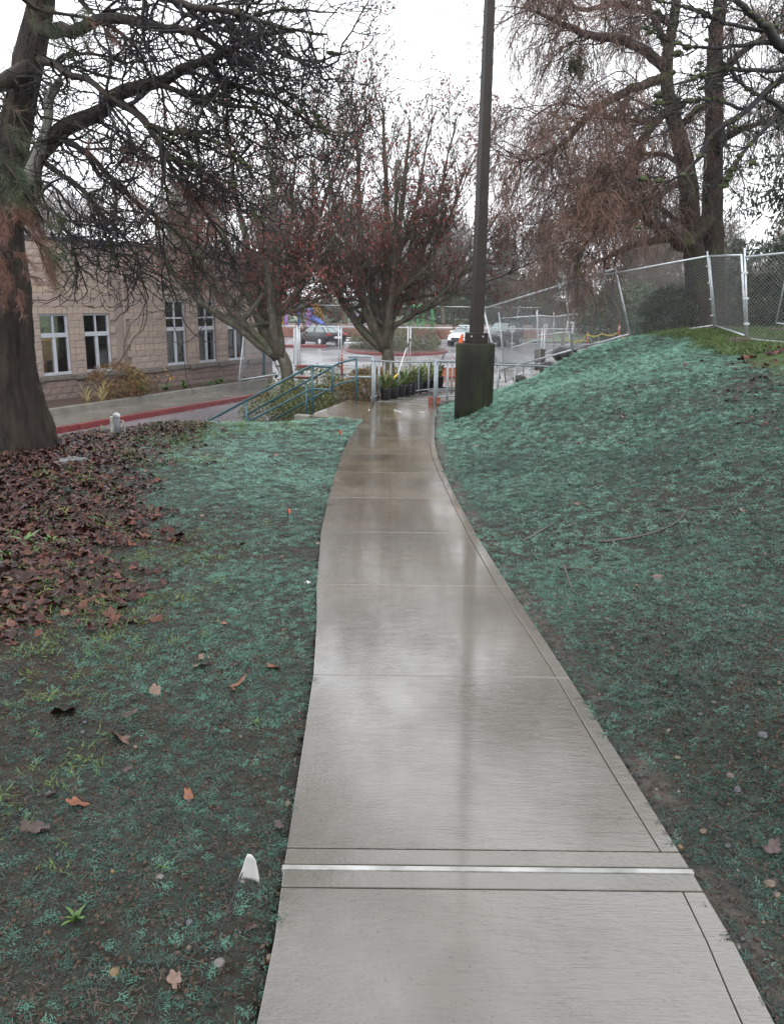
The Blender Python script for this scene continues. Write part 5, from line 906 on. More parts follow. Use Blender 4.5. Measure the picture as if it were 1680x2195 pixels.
SHG = mat('yellow_green_shrub', (.035, .055, .012), (.095, .11, .024), scale=2, rough=.4, tint=[(.35, .4, .4), (1, 1, 1), (1.5, 1.35, .9)])
SHR = mat('red_green_shrub', (.07, .03, .018), (.12, .12, .03), scale=3, rough=.4, tint=[(.5, .35, .35), (1, 1, 1), (1.9, 1.2, .9)])
NAN = mat('nandina_leaves', (.10, .10, .025), (.16, .06, .035), scale=3, rough=.4, tint=[(.35, .35, .3), (1, .9, .7), (1.35, 1.4, .9)])
def onG(x, y, h_): return (x, y, g1(x, y)+h_*.85)
for i, (x, y, rx, h_, m, lb_) in enumerate([(-3.0, 20.2, .75, .55, SHG, 'yellow green shrub just below the stair railing foot'), (-2.3, 21.2, .8, .62, SHG, 'yellow green shrub in the middle of the stair bed'), (-1.9, 19.6, .6, .45, SHG, 'low yellow green shrub nearest the steps'), (-2.9, 23.0, .85, .6, SHG, 'yellow green shrub behind the stair bed by the driveway'), (-1.2, 20.4, .55, .5, SHR, 'dark red shrub between the blue green end posts'), (-.75, 19.6, .45, .45, SHR, 'red brown shrub below the short grey railing'), (-1.4, 22.4, .7, .6, SHG, 'green shrub under the left red leaved tree'), (-.6, 21.6, .6, .55, SHR, 'brown strap leaved clump beside the ramp'), (-2.2, 25, .8, .7, SHG, 'bushy green shrub near the foot of the left red leaved tree')]):
    bush('shrub', lb_, onG(x, y, h_), (rx, rx*.8, h_), 1500, .075, .035, m, seed=60+i, group='shrubs below the steps')
WBZ = LOTZ+.28
p = W3(-1.2, WBZ+.55, 1.15); bush('nandina_shrub', 'yellow and red leaved shrub under the second low window', tuple(W3(-1.55, WBZ+.5, 1.2)), (1.0, .75, .62), 3800, .085, .035, NAN, seed=80)
bush('nandina_shrub', 'red tinged low shrub right of the yellow one by the downpipe', tuple(W3(-.45, WBZ+.3, 1.1)), (.6, .5, .38), 1500, .08, .035, SHR, seed=81)
for i in range(16):
    s = .9+i*.62; q = W3(s, WBZ, .75+.35*math.sin(i*2.3)); rosette(q, 14, .3*(1 if i % 3 else 1.2), .07, WEED, 'ground_plant', 'low green strap leaved plant in the bark bed at the wall foot', 'plant', 'green plants along the wall foot', up=.9, seed=100+i)
for i, (ds, o) in enumerate([(-3.2, 1.7), (-2.7, 1.75), (-2.4, 1.55)]):
    rosette(W3(ds, WBZ, o), 30, .7, .02, mat('straw_grass', (.25, .2, .08), (.4, .33, .16), rough=.6), 'dry_grass_clump', 'straw coloured grass clump leaning between the big trunk and the shrub', 'grass clump', 'dry grass clumps', up=1.3, seed=130+i)
t = thing('rose_plant', 'thin bare shrub with a few yellow leaves against the wall', 'plant', W3(1.15, WBZ, .5)); q0 = W3(1.15, WBZ, .5); rr_ = np.random.default_rng(4); g = grow(np.repeat(q0[None], 9, 0), nrm(rr_.normal(0, .5, (9, 3))+[0, 0, 1]), np.full(9, .9), 7, .2, (0, 0, 0), rr_); B().tubes(g, np.full(9, .008), np.full(9, .004), 4).build('stems', BARK1, t); V, F = leafquads(g[:5, 4:].reshape(-1, 3), .1, .06, rr_); B().add(V, F).build('leaves', mat('yellow_leaf', (.5, .25, .03), (.6, .35, .05)), t)
# --- trees far behind: two bare kinds and conifers, copied
def baretree(seed, h_, m, wk=.12, up=.12, name='bare_tree'):
    r = np.random.default_rng(seed); t = treething(name, 'x', 'tree', (0, 0, 0)); st = grow(np.zeros((1, 3))-[0, 0, .3], np.array([[0, 0, 1.]]), np.array([h_*.75]), 14, .06, (0, 0, .1), r); b = B(); b.tubes(st, [h_*.022], [h_*.005], 8); b.build('trunk', BK_OL, t, True)
    b = B(); p, d, pr, tt_, _ = spawn(st, [h_*.022], [h_*.005], 26, .22, 1, 42, r, (0, 0, .3)); L_ = h_*(.42-.2*tt_)*r.uniform(.7, 1.1, len(p)); a = grow(p, d, L_, 9, wk, (0, 0, up), r); ra = np.minimum(pr*.55, .09); b.tubes(a, ra, ra*.25, 4)
    p, d, pr, _, _ = spawn(a, ra, ra*.25, 11, .15, 1, 40, r, (0, 0, .2)); c = grow(p, d, h_*.11*r.uniform(.6, 1.4, len(p)), 7, wk, (0, 0, up*.5), r); rc = np.full(len(p), .018); b.tubes(c, rc, rc*.5, 3, attr=r.random(len(p)))
    p, d, pr, _, _ = spawn(c, rc, rc, 9, .15, 1, 40, r); e = grow(p, d, h_*.055*r.uniform(.5, 1.4, len(p)), 4, wk, (0, 0, up*.3), r); b.tubes(e, np.full(len(p), .010), np.full(len(p), .008), 3, attr=r.random(len(p))); tag(b.build('crown', m, t), kind='stuff'); return t
TWP = mat('far_pinkish_twigs', (.10, .075, .07), (.17, .13, .12), scale=.3, rough=.6); TWB = mat('far_brown_twigs', (.06, .045, .035), (.11, .085, .065), scale=.3, rough=.6)
protoA = [baretree(1, 13, TWP), baretree(2, 12, TWB), baretree(3, 10, TWB, .2, .0)]
def copy_tree(src, loc, rz, s, label, group):
    c = src.copy(); link(c); c.location = [float(q) for q in loc]; c.rotation_euler = (0, 0, rz); c.scale = (s, s, s); c['label'] = label; c['group'] = group
    for ch in list(src.children): q = ch.copy(); link(q); q.parent = c
    return c
rr_ = np.random.default_rng(9); used = [False]*3
def place(k, x, y, s, label, group):
    z = g1(x, y)-.1
    if not used[k]: used[k] = True; c = protoA[k]; c.location = (x, y, z); c.scale = (s, s, s); c['label'] = label; c['group'] = group
    else: copy_tree(protoA[k], (x, y, z), rr_.random()*6, s, label, group)
for i in range(15): place(0, -46+i*3.3+rr_.normal(0, .7), 82+rr_.random()*14+max(0, -i+6)*2, .95+.3*rr_.random(), 'bare pinkish tree far behind the block building', 'bare trees behind the building')
for i in range(26): place(1+i % 2, -3+i*2.6+rr_.normal(0, .8), 86+rr_.random()*24, 1.0+.4*rr_.random(), 'bare brown tree in the park beyond the parking lot', 'bare park trees')
for i, (x, y, s) in enumerate([(9, 70, .75), (13, 66, .7), (17, 58, .72), (22, 60, .8), (27, 62, .85), (31, 64, .9), (24, 74, 1), (36, 70, 1)]): place(1+i % 2, x, y, s, 'bare tree on the verge beyond the fenced pens', 'bare verge trees')
cg = conifer('dark evergreen tree in the park beyond the parking lot', 0, 0, 0, 11, 3.2, DKC, 14, 'park evergreens', 9000, base=(6, 104, -1))
for i, (x, y, s) in enumerate([(12, 96, .9), (19, 92, .8), (29, 98, .8), (-8, 108, .8), (31, 80, .85), (38, 84, 1.), (46, 86, 1.2), (17, 76, .45), (21, 70, .5), (26, 66, .42), (15, 84, .7), (22, 82, .75), (33, 92, 1.1), (9.5, 98, .8)]): copy_tree(cg, (x, y, g1(x, y)), i*1.3, s, 'dark evergreen tree in the park beyond the parking lot', 'park evergreens')
for i, (u, v, Y) in enumerate([(1330, 690, 44), (1365, 680, 46), (1300, 695, 42)]): bush('yew_shrub', 'dark green shrub beyond the fence panel, one of a clump', tuple(at(u, v-18, Y)), (1.6, 1.2, 1.5), 2600, .2, .08, EVG, seed=200+i, group='dark shrubs beyond the fence')
# ------------------------------------------------------------------ temporary chain link fence panels
WIRE = mat('chain_wire', (.2, .21, .22), (.3, .31, .32), rough=.45, metal=.4, scale=9)
FOOT = mat('fence_foot_wood', (.06, .045, .035), (.12, .09, .07), rough=.6, scale=8)
def panel(label, TL, TR, BL, BR, group=None, sp=.085, wr=.0026, rr=.021, m=GALV, mid=False, ext=(.0, .0), name='chain_link_fence', cat='fence', frame=True):
    TL, TR, BL, BR = [np.array(q, float) for q in (TL, TR, BL, BR)]; t = thing(name, label, cat, BL, group)
    B().tube([TL, TR], rr, k=8).build('top_rail', m, t, True); B().tube([BL, BR], rr*.9, k=8).build('bottom_rail', m, t, True)
    for a, c in ((TL, BL), (TR, BR)):
        e = a-c; B().tube([c-e*ext[1], a+e*ext[0]], rr, k=8).build('post', m, t, True)
    if mid: B().tube([(TL+BL)/2, (TR+BR)/2], rr*.8, k=8).build('mid_rail', m, t, True)
    Wd = np.linalg.norm(BR-BL); Hh = np.linalg.norm(TL-BL); X = lambda s, h_: (BL*(1-s/Wd)+BR*(s/Wd))*(1-h_/Hh)+(TL*(1-s/Wd)+TR*(s/Wd))*(h_/Hh)
    nv = np.cross(BR-BL, TL-BL); nv /= np.linalg.norm(nv)+1e-9; L_ = []
    for k in np.arange(-Hh, Wd, sp):
        s0, s1 = max(k, 0), min(k+Hh, Wd)
        if s1-s0 < .02: continue
        L_.append([X(s0, s0-k)+nv*.003, X(s1, s1-k)+nv*.003]); s0, s1 = Wd-s1, Wd-s0; kk = Wd-k
        L_.append([X(s1, kk-s1)-nv*.003, X(s0, kk-s0)-nv*.003])
    L_ = np.array(L_); b = B(); b.tubes(L_, np.full(len(L_), wr), np.full(len(L_), wr), 3, cap=False); tag(b.build('chain_link', WIRE, t), kind='stuff'); return t
def clampset(t, a, c, n=3):
    for k in range(n): q = np.array(a)*(1-(k+.6)/(n+.2))+np.array(c)*((k+.6)/(n+.2)); B().box(q, (.05, .03, .018)).build('clamp', GALV, t)
A_ = lambda u, v, Y: at(u, v, Y)
t = panel('leaning chain link panel nearest the concrete lamp base, sloping down the bank', A_(1036, 662, 24.4), A_(1318, 576, 22.3), A_(1067, 794, 24.4), A_(1349, 716, 22.3), 'temporary fence on the crest', ext=(.03, .14), wr=.0034, rr=.03)
t = panel('leaning chain link panel in the middle of the crest, up to the weeping tree', A_(1209, 605, 23.1), A_(1516, 549, 19.7), A_(1226, 745, 23.1), A_(1529, 697, 19.7), 'temporary fence on the crest', ext=(.07, .05)); clampset(t, A_(1516, 549, 19.7), A_(1529, 697, 19.7), 4)
t = panel('narrow chain link panel turned toward the camera beside the twin trunks', A_(1519, 549, 19.65), A_(1588, 547, 16.4), A_(1533, 698, 19.65), A_(1597, 720, 16.4), 'temporary fence on the crest', ext=(.0, .03), sp=.11, wr=.0022)
t = panel('chain link panel at the right edge in front of the olive shrub', A_(1595.5, 551, 16.1), A_(1900, 520, 14.6), A_(1601, 726, 16.1), A_(1900, 757, 14.6), 'temporary fence on the crest', ext=(.11, .03), sp=.07); clampset(t, A_(1594, 551, 16.1), A_(1600, 726, 16.1), 3)
B().tube([A_(1690, 560, 17.5), A_(1662, 692, 18.2)], .016, k=6).build('brace', GALV, t, True); B().tube([A_(1662, 692, 18.2), A_(1720, 700, 18.2)], .018, k=6).build('foot_rail', GALV, t, True)
for u, v, Y, lb_ in ((1531, 711, 19.6, 'wooden fence foot block below the twin trunks'), (1590, 736, 16.1, 'flat wooden fence foot at the right panel'), (1668, 698, 18.2, 'brown fence foot behind the right panel')):
    p = at(u, v, Y); p[2] = g1(p[0], p[1])+.04; t = thing('ballast_block', lb_, 'block', p); B().box(p, (.26, .1, .05), rz=.5).build('block', FOOT, t)
panel('chain link panel going down behind the concrete lamp base', A_(1070, 683, 24.9), A_(1150, 677, 33), A_(1083, 818, 24.9), A_(1157, 778, 33), 'pen fence panels', ext=(.1, .02), mid=True, wr=.0018, sp=.1)
pn = [(1151, 676, 762, 42), (1186, 679, 750, 50), (1229, 673, 745, 56), (1259, 675, 737, 58), (1297, 679, 728, 62)]
for i in range(4):
    a, c = pn[i], pn[i+1]; panel(['first pen panel right of the concrete lamp base', 'second pen panel, above the dark boulder', 'third pen panel with the large white sign behind', 'last pen panel before the dark green shrubs'][i], at(a[0], a[1], a[3]), at(c[0], c[1], c[3]), at(a[0], a[2], a[3]), at(c[0], c[2], c[3]), 'pen fence panels', sp=.2, wr=.0035, rr=.035, ext=(.14, 0), mid=i < 2)
fy = 42.5; us = [566, 641, 729, 876, 1028, 1160, 1300]; lb4 = ['behind the left red leaved tree', 'in front of the black sedan', 'in front of the planted island', 'in front of the white car', 'behind the pens, left', 'behind the pens, right']
for i in range(6):
    x0_, x1_ = at(us[i], 780, fy)[0]+.06, at(us[i+1], 780, fy)[0]-.06
    if i == 0: x0_ = at(600, 780, fy)[0]
    panel('chain link panel across the parking lot '+lb4[i], (x0_, fy, LOTZ+1.98), (x1_, fy, LOTZ+1.98), (x0_, fy, LOTZ+.1), (x1_, fy, LOTZ+.1), 'temporary fence across the parking lot', sp=.14, wr=.0017, rr=.028, ext=(.03, .04))
    t = thing('ballast_block', 'dark foot of the fence '+lb4[i], 'block', (x0_-.06, fy, LOTZ)); B().box((x0_-.06, fy, LOTZ+.05), (.14, .3, .045)).build('block', FOOT, t)
panel('chain link panel seen edge on between the trunk and the black sedan', at(630, 705, 43), at(641, 702, 47), at(630, 780, 43), at(641, 772, 47), 'temporary fence across the parking lot', sp=.05, wr=.006)
panel('tilted chain link gate with a blue green post against the block building', at(522, 721, 31.4), at(566, 718, 32.4), at(512, 815, 30.2), at(600, 801, 32.8), None, sp=.09, wr=.003, rr=.026)
t = thing('gate_post', 'blue green steel post standing against the block building', 'post', at(566, 806, 32.2)); B().tube([at(566, 808, 32.2), at(566, 716, 32.2)], .06, k=10).build('post', TEAL, t, True)
# ------------------------------------------------------------------ walk in front of the ramp, lot markings, island
flat('walkway', [(-4.2, 31.6), (1, 32.6), (4.5, 30.6), (8, 29.6), (14, 30.1), (20, 35.8), (20, 40), (-3.5, 40.5)], LOTZ+.12, CON2, 'pale wet walk across the far end of the ramp')
b = B(); b.box((8.2, 40.6, LOTZ+.06), (11.8, .09, .075)); k_ = b.build('kerb', CURB); tag(k_, 'grey kerb between the walk and the parking lot', kind='structure'); bevel(k_, .02)
ISL = [(at(850, 740, 58)[0]+math.cos(a)*3.35, 56.2+math.sin(a)*4.6) for a in np.linspace(0, 2*math.pi, 40)[:-1]]
ik = link(bpy.data.objects.new('traffic_island', None)); tag(ik, 'round kerbed traffic island in the parking lot', kind='structure')
b = B(); b.prism(ISL, LOTZ-.02, LOTZ+.17); o = b.build('red_kerb', REDP, ik); bevel(o, .03); cI = np.mean(ISL, 0); b = B(); b.prism([tuple(cI+(np.array(q)-cI)*.955) for q in ISL], LOTZ+.1, LOTZ+.2); b.build('soil', SOIL, ik)
SHI = mat('island_shrub', (.06, .065, .03), (.12, .12, .055), scale=1.5, rough=.5, tint=[(.45, .4, .4), (1, 1, 1), (1.5, 1.4, 1.2)])
for i, (dx, dy, rx, h_) in enumerate([(-2.1, -1.2, .9, .5), (-.9, -2.4, 1.0, .6), (.5, -2.6, 1.1, .65), (1.8, -1.6, 1.1, .6), (-1.2, 0, 1.2, .95), (.3, -.6, 1.3, 1.05), (1.6, .4, 1.2, .95), (0, 1.6, 1.4, 1.1), (-2.6, -.2, .6, .4)]):
    bush('island_shrub', ['low shrub at the left end of the traffic island', 'low shrub at the front left of the traffic island', 'low shrub at the front middle of the traffic island', 'low shrub at the front right of the traffic island', 'rounded shrub on the left of the island', 'tallest rounded shrub in the centre of the island', 'rounded shrub on the right of the island', 'shrub at the back of the island', 'smallest shrub at the left tip of the island'][i], (cI[0]+dx, cI[1]+dy, LOTZ+.2+h_*.8), (rx, rx*.9, h_), 1400, .14, .05, SHI, seed=300+i, group='island shrubs')
YEL = mat('yellow_road_paint', (.6, .42, .08), (.7, .52, .15), rough=.35, scale=5)
for i, (v0, v1, u0, u1, m) in enumerate([(717, 721, 737, 782, YEL), (723, 725, 735, 790, WHITE), (728, 730, 735, 795, WHITE), (734, 735.5, 735, 780, WHITE)]):
    flat('road_marking', [tuple(gr(u, v, LOTZ)[:2]) for u, v in ((u0, v1), (u1, v1), (u1, v0), (u0, v0))], LOTZ+.005, m, ['yellow parking line beside the black sedan', 'upper white lot line', 'middle white lot line', 'lower white lot line'][i])
flat('road_marking', [(-3.4, 45.4), (12, 45.4), (12, 45.55), (-3.4, 45.55)], LOTZ+.006, WHITE, 'long white line beyond the lot fence')
b = B(); p = gr(650, 744, LOTZ); b.box((p[0], p[1], LOTZ+.08), (1.6, .3, .09)); o = b.build('kerb', REDP); bevel(o, .03); tag(o, 'red kerb stub by the black sedan', kind='structure')
# far edge: low red wall, playground ground, grass
RW = mat('wet_red_bark', (.13, .05, .035), (.22, .095, .065), rough=.6, scale=2, bump=.5)
b = B(); b.box((0, 76.3, LOTZ+.3), (14, .2, .42)); o = b.build('retaining_wall', RW); tag(o, 'low brick red retaining wall along the far side of the lot', 'wall'); 
flat('playground_ground', [(-14, 76.6), (14, 76.6), (14, 90), (-14, 90)], LOTZ+.75, mat('playground_chips', (.12, .07, .05), (.2, .13, .1), scale=2, rough=.7), 'brown bark surface of the playground')
for i in range(7): bush('low_shrub', 'bare purplish low shrub in front of the red retaining wall', (-7+i*1.35, 75.6, LOTZ+.35), (.75, .4, .4), 500, .12, .04, SHR, seed=330+i, group='low shrubs by the retaining wall')
# ------------------------------------------------------------------ cars
def car(x, y, rz, paint, glass_m, label, suv=False, rear=True, front=True, z=LOTZ):
    t = thing('parked_car', label, 'car', (x, y, z), 'cars parked in the lot', rz); Lh = 2.35; Wd = .91; hg = .15 if suv else 0
    # y is forward; stations: (y, z bottom, z shoulder, half width, z mid width)
    st = [(-2.35, .42, .80, .70), (-2.25, .30, .93+hg, .82), (-1.9, .26, 1.0+hg, .89), (-1.3, .25, 1.0+hg, Wd), (0, .24, .98+hg, Wd), (.9, .25, .97+hg, Wd), (1.5, .26, .88+hg, .90), (2.05, .28, .76+hg, .84), (2.28, .33, .66+hg, .74), (2.36, .42, .58+hg, .62)]
    V = []; pr = [(.86, 0), (1, .25), (1.0, .62), (.93, .97), (.80, 1.0), (0, 1.03)]
    for (yy, zb, zt_, w) in st:
        row = [(w*a, yy, zb+(zt_-zb)*h_) for a, h_ in pr]; V += [(-q[0], q[1], q[2]) for q in row[:-1]]+row[::-1]
    n_ = 11; f = [[i*n_+j, i*n_+j+1, (i+1)*n_+j+1, (i+1)*n_+j] for i in range(len(st)-1) for j in range(n_-1)]
    b = B(); b.add(V, f); k = len(st)-1; b.add([V[j] for j in range(n_)]+[(0, st[0][0], .6)], [[n_, j, j+1, n_] for j in range(n_-1)]); b.add([V[k*n_+j] for j in range(n_)]+[(0, st[k][0], .5)], [[n_, j+1, j, n_] for j in range(n_-1)])
    body = b.build('body', paint, t, True, False); H_ = 1.45+(.25 if suv else 0); ys = (-2.05, -1.15, .25, 1.15) if not suv else (-2.2, -1.85, .2, 1.15)
    def house(inset, z0, z1, name, m):
        b = B(); wb, wt = .80-inset, .58-inset; V = []
        for yy, zz, w in ((ys[0]+inset, z0, wb), (ys[1]+inset*.5, z1, wt), (ys[2]-inset*.5, z1, wt), (ys[3]-inset, z0-.03, wb)): V += [(-w, yy, zz), (w, yy, zz)]
        b.add(V, [[0, 1, 3, 2], [2, 3, 5, 4], [4, 5, 7, 6], [0, 2, 4, 6], [1, 7, 5, 3]]); o = b.build(name, m, t, False, False); bevel(o, .05, 2); return o
    house(0, .97+hg, H_, 'cabin', glass_m)
    b = B(); b.box((0, (ys[1]+ys[2])/2, H_-.005), (.585, (ys[2]-ys[1])/2+.04, .022)); bevel(b.build('roof', paint, t, False, False), .02)
    for s in (-1, 1):
        for yy in ((ys[1]+ys[2])/2,): B().tube([(s*.815, yy, .98+hg), (s*.6, yy, H_)], .03, k=5).build('pillar', paint, t, True, False)
        B().tube([(s*.805, ys[0]+.02, .98+hg), (s*.59, ys[1], H_)], .04, k=5).build('pillar', paint, t, True, False); B().tube([(s*.805, ys[3]-.02, .95+hg), (s*.59, ys[2], H_)], .035, k=5).build('pillar', paint, t, True, False)
        B().box((s*.98, .85, 1.02+hg), (.09, .05, .06)).build('mirror', paint, t, False, False)
        for yy in (-1.42, 1.45):
            w_ = B().tube([(s*.70, yy, .33), (s*.925, yy, .33)], .33, k=20).build('wheel', RUBBER, t, False, False); B().tube([(s*.91, yy, .33), (s*.935, yy, .33)], .2, .17, k=14).build('rim', CHROME, w_, False, False)
            B().tube([(s*.6, yy, .36), (s*.914, yy, .36)], .39, k=20).build('wheel_arch', BLACKP, t, False, False)
        B().box((s*.66, -2.27, .86+hg), (.17, .07, .06)).build('tail_light', mat('tail_lamp_red', (.35, .02, .02), (.4, .03, .03), rough=.2), t, False, False)
        B().box((s*.62, 2.2, .66+hg), (.16, .09, .05), rz=-s*.35).build('headlight', CHROME, t, False, False)
        B().box((s*.90, .1, .93+hg), (.03, .1, .018)).build('door_handle', CHROME, t, False, False)
    B().box((0, 2.36, .55+hg), (.42, .02, .09)).build('grille', BLACKP, t, False, False); B().box((0, 2.375, .60+hg), (.44, .015, .015)).build('grille_bar', CHROME, t, False, False)
    B().box((0, 2.3, .36), (.66, .07, .06)).build('bumper', BLACKP, t, False, False); B().box((0, -2.35, .64+hg), (.26, .02, .07)).build('number_plate', WHITE, t, False, False); B().box((0, -2.33, .38), (.6, .04, .07)).build('bumper', BLACKP, t, False, False)
    return t
BLK = mat('black_car_paint', (.006, .007, .011), (.009, .01, .015), rough=.2, spec=.35, scale=2); WCP = mat('white_car_paint', (.7, .71, .73), (.74, .75, .77), rough=.2, coat=.6)
p = gr(690, 741, LOTZ); car(p[0]-.2, p[1]+1.0, R(36), BLK, GLASSL, 'black sedan seen from behind, parked left of the island')
p = gr(1000, 741, LOTZ); car(p[0]+.1, p[1]+1, R(156), WCP, GLASSL, 'white sedan facing the camera, half hidden behind the concrete lamp base')
p = gr(1078, 742, LOTZ); car(p[0]+.1, p[1]+1.2, R(152), BLK, GLASSL, 'black car facing the camera behind the chain link pens', suv=True)
p = at(1590, 697, 60); car(p[0], 62, R(95), WCP, GLASSL, 'white car glimpsed beyond the right fence posts', z=g1(p[0], 62))
# ------------------------------------------------------------------ delineators, barriers, tools, pots
def delin(u, vb, Y, hgt, label, z=None, r_=.045):
    p = at(u, vb, Y); p[2] = (g1(p[0], p[1]) if z is None else z); t = thing('delineator_post', label, 'delineator', p, 'orange delineator posts'); B().tubes(np.array([p+[0, 0, k] for k in (0, hgt*.8, hgt*.86)])[None], 0, 0, 10, rad=np.array([[r_*1.15, r_, r_*.4]])).build('tube', ORANGE, t, True)
    for k in (.62, .74): B().tube([p+[0, 0, hgt*k], p+[0, 0, hgt*(k+.06)]], r_*1.12, k=10).build('reflective_band', WHITE, t, True)
    a = np.linspace(0, 2*math.pi, 13); B().tube(np.c_[p[0]+np.sin(a)*r_, a*0+p[1], p[2]+hgt*.92-np.cos(a)*hgt*.06], .012, k=5).build('grip_loop', ORANGE, t, True)
    B().tubes(np.array([p, p+[0, 0, .04], p+[0, 0, .06]])[None], 0, 0, 8, rad=np.array([[.2, .19, .12]])).build('base', BLACKP, t); return t
WZ = LOTZ+.12
delin(733, 806, 36.9, 1.15, 'orange delineator post behind the blue green end posts', WZ); delin(968, 810, 36, 1.0, 'orange delineator post behind the grey ramp railing', WZ, .035)
delin(1213, 755, 40, .95, 'orange delineator post beside the dark boulder'); delin(1324, 728, 38, .7, 'orange delineator post left of the leaning fence post', at(1324, 728, 38)[2]); delin(1345, 724, 40, .5, 'short orange delineator behind the leaning fence post', at(1345, 726, 40)[2]); delin(1396, 716, 34, .35, 'orange delineator tip at the end of the yellow tape', at(1396, 722, 34)[2]); delin(1257, 745, 40, .9, 'thin orange delineator inside the pen', at(1257, 752, 40)[2], .03)
t = thing('traffic_cone', 'orange and white striped tall cone beyond the narrow fence panel', 'cone', at(1554, 705, 30)); q0 = at(1554, 703, 30); q1 = at(1563, 680, 30); 
for k in range(5): B().tube([q0*(1-k/5)+q1*k/5, q0*(1-(k+1)/5)+q1*(k+1)/5], .07-.01*k, .06-.01*k, 10).build('band', WHITE if k % 2 else ORANGE, t, True)
t = thing('caution_tape', 'yellow caution tape strung between orange delineators', 'tape', at(1213, 722, 40)); tp_ = [(1213, 722, 40), (1240, 730, 40), (1257, 714, 40), (1290, 713, 39), (1324, 710, 38), (1345, 722, 39), (1396, 711, 34)]
YT = mat('yellow_tape', (.4, .32, .03), (.45, .37, .05), rough=.4)
for i in range(len(tp_)-1):
    a, c = at(*tp_[i]), at(*tp_[i+1]); q = np.linspace(0, 1, 7)[:, None]; P = a+(c-a)*q-np.array([0, 0, .12])*(4*q*(1-q)); b = B(); b.add(np.vstack([P, P-[0, 0, .07]]), [[k, k+1, k+8, k+7] for k in range(6)]); o = b.build('tape', YT, t); m_ = o.modifiers.new('s', 'SOLIDIFY'); m_.thickness = .004
for i, (u0, u1, lb_) in enumerate(((806, 846, 'low orange trench board left of the right hand trunk'), (905, 982, 'long low orange trench board behind the potted plants'))):
    a, c = at(u0, 806, 35.8), at(u1, 806, 35.8); t = thing('trench_barrier', lb_, 'barrier board', (a[0], 35.8, WZ)); b = B(); xm = (a[0]+c[0])/2; hx = (c[0]-a[0])/2
    n_ = max(2, int(hx*2/.55)); 
    b.box((xm, 35.8, WZ+.24), (hx, .02, .15), rot=[[1, 0, 0], [0, .94, -.34], [0, .34, .94]]); b.build('board', ORANGE2, t); b = B(); b.box((xm, 35.75, WZ+.41), (hx, .03, .02)); b.build('top_edge', ORANGE, t); b = B(); b.box((xm, 35.85, WZ+.05), (hx, .04, .03)); b.build('bottom_edge', ORANGE, t)
    for k in range(n_+1): B().box((a[0]+(c[0]-a[0])*k/n_, 35.83, WZ+.2), (.02, .05, .2)).build('leg', ORANGE, t)
for i, (u, v, Y, sx, lb_) in enumerate(((652, 788, 39, .42, 'stack of red brown boards on the walk behind the stair railing'), (655, 803, 35, .5, 'red brown board lying on the walk by the left trunk'), (775, 797, 37, .55, 'bundle of grey planks left of the right hand trunk'))):
    p = at(u, v, Y); t = thing('plank_stack', lb_, 'planks', (p[0], Y, WZ))
    for k in range(3 if i != 1 else 1): B().box((p[0]+.04*k, Y, WZ+.04+.085*k), (sx*(1-.06*k), .14, .036), rz=.1*k-.1).build('plank', RUST if i < 2 else CURB, t)
POTL = [mat('pot_plant_leaf', (.05, .085, .02), (.11, .17, .04), scale=6, rough=.4), mat('pot_plant_leaf_rusty', (.12, .1, .02), (.2, .16, .05), scale=6, rough=.4)]
pots = [(825.8, 858, 1.05), (843.4, 855.4, 1), (858.6, 850, 1), (870.7, 848, 1), (881.7, 846, 1), (895.6, 843.3, 1), (910.8, 839.9, 1), (922.3, 835.4, .95), (941, 828.7, .9)]
plb = ['nearest black pot with long strap leaves beside the railing end', 'second black pot from the near end, leaves mixed with rust', 'third black pot in the row, leaves leaning right', 'fourth black pot, mostly hidden by its neighbours', 'fifth black pot at the middle of the row', 'sixth black pot with a pale rim of gravel', 'seventh black pot with broad leaves spilling over', 'eighth black pot behind the grey end post', 'last black pot in the shade by the far railing']
def rampz(x, y): return float(np.interp(x*.5+y, RL[:, 0]*.5+RL[:, 1], RL[:, 2]))
for i, (u, v, s) in enumerate(pots):
    z = -.56
    for _ in range(12): p = gr(u, v, z); z = rampz(p[0], p[1])
    sc = np.linalg.norm(p[:2])/18*s; t = thing('potted_plant', plb[i], 'potted plant', p, 'row of potted plants'); zz = np.array([0, .215, .235, .235, .2])*1.05*sc; rad = np.array([.082, .105, .11, .1, .098])*sc*1.02
    po = B().tubes(np.array([p+[0, 0, q] for q in zz])[None], 0, 0, 16, rad=rad[None]).build('pot', BLACKP, t, True); B().tube([p+[0, 0, .2*sc], p+[0, 0, .212*sc]], .098*sc, k=12).build('soil', SOIL, po)
    r = np.random.default_rng(500+i); b = B(); b2 = B(); q = p+[0, 0, .21*sc]
    for k in range(34):
        a = r.random()*6.28; L_ = r.uniform(.32, .62)*sc; el = r.uniform(.75, 1.45); w = r.uniform(.016, .032)*sc; V = []; c = q+[math.cos(a)*.03, math.sin(a)*.03, 0]; s_ = np.array([-math.sin(a), math.cos(a), 0])
        for j in range(6): f = j/5; ww = w*(1-f**2*.9); V += [c-s_*ww, c+s_*ww]; e = el-f*f*1.7; c = c+np.array([math.cos(a)*math.cos(e), math.sin(a)*math.cos(e), math.sin(e)])*L_/5
        (b2 if r.random() < .15 else b).add(V, [[2*j, 2*j+1, 2*j+3, 2*j+2] for j in range(5)])
    for k in range(4): a = r.random()*6.28; b2.tube([q, q+[math.cos(a)*.05, math.sin(a)*.05, .3*sc], q+[math.cos(a)*.12, math.sin(a)*.12, r.uniform(.5, .75)*sc]], .006, .002, 4)
    b.build('leaves', POTL[0], t, True); b2.build('rusty_stalks', POTL[1], t, True)
t = thing('shovel', 'long handled tool with white shaft, black grip and yellow foot leaning on the railing', 'shovel', at(845, 818, 19.6)); a, c, d, e = at(843, 812, 19.8), at(853, 800, 20.), at(871, 746, 20.8), at(880, 727, 21.1)
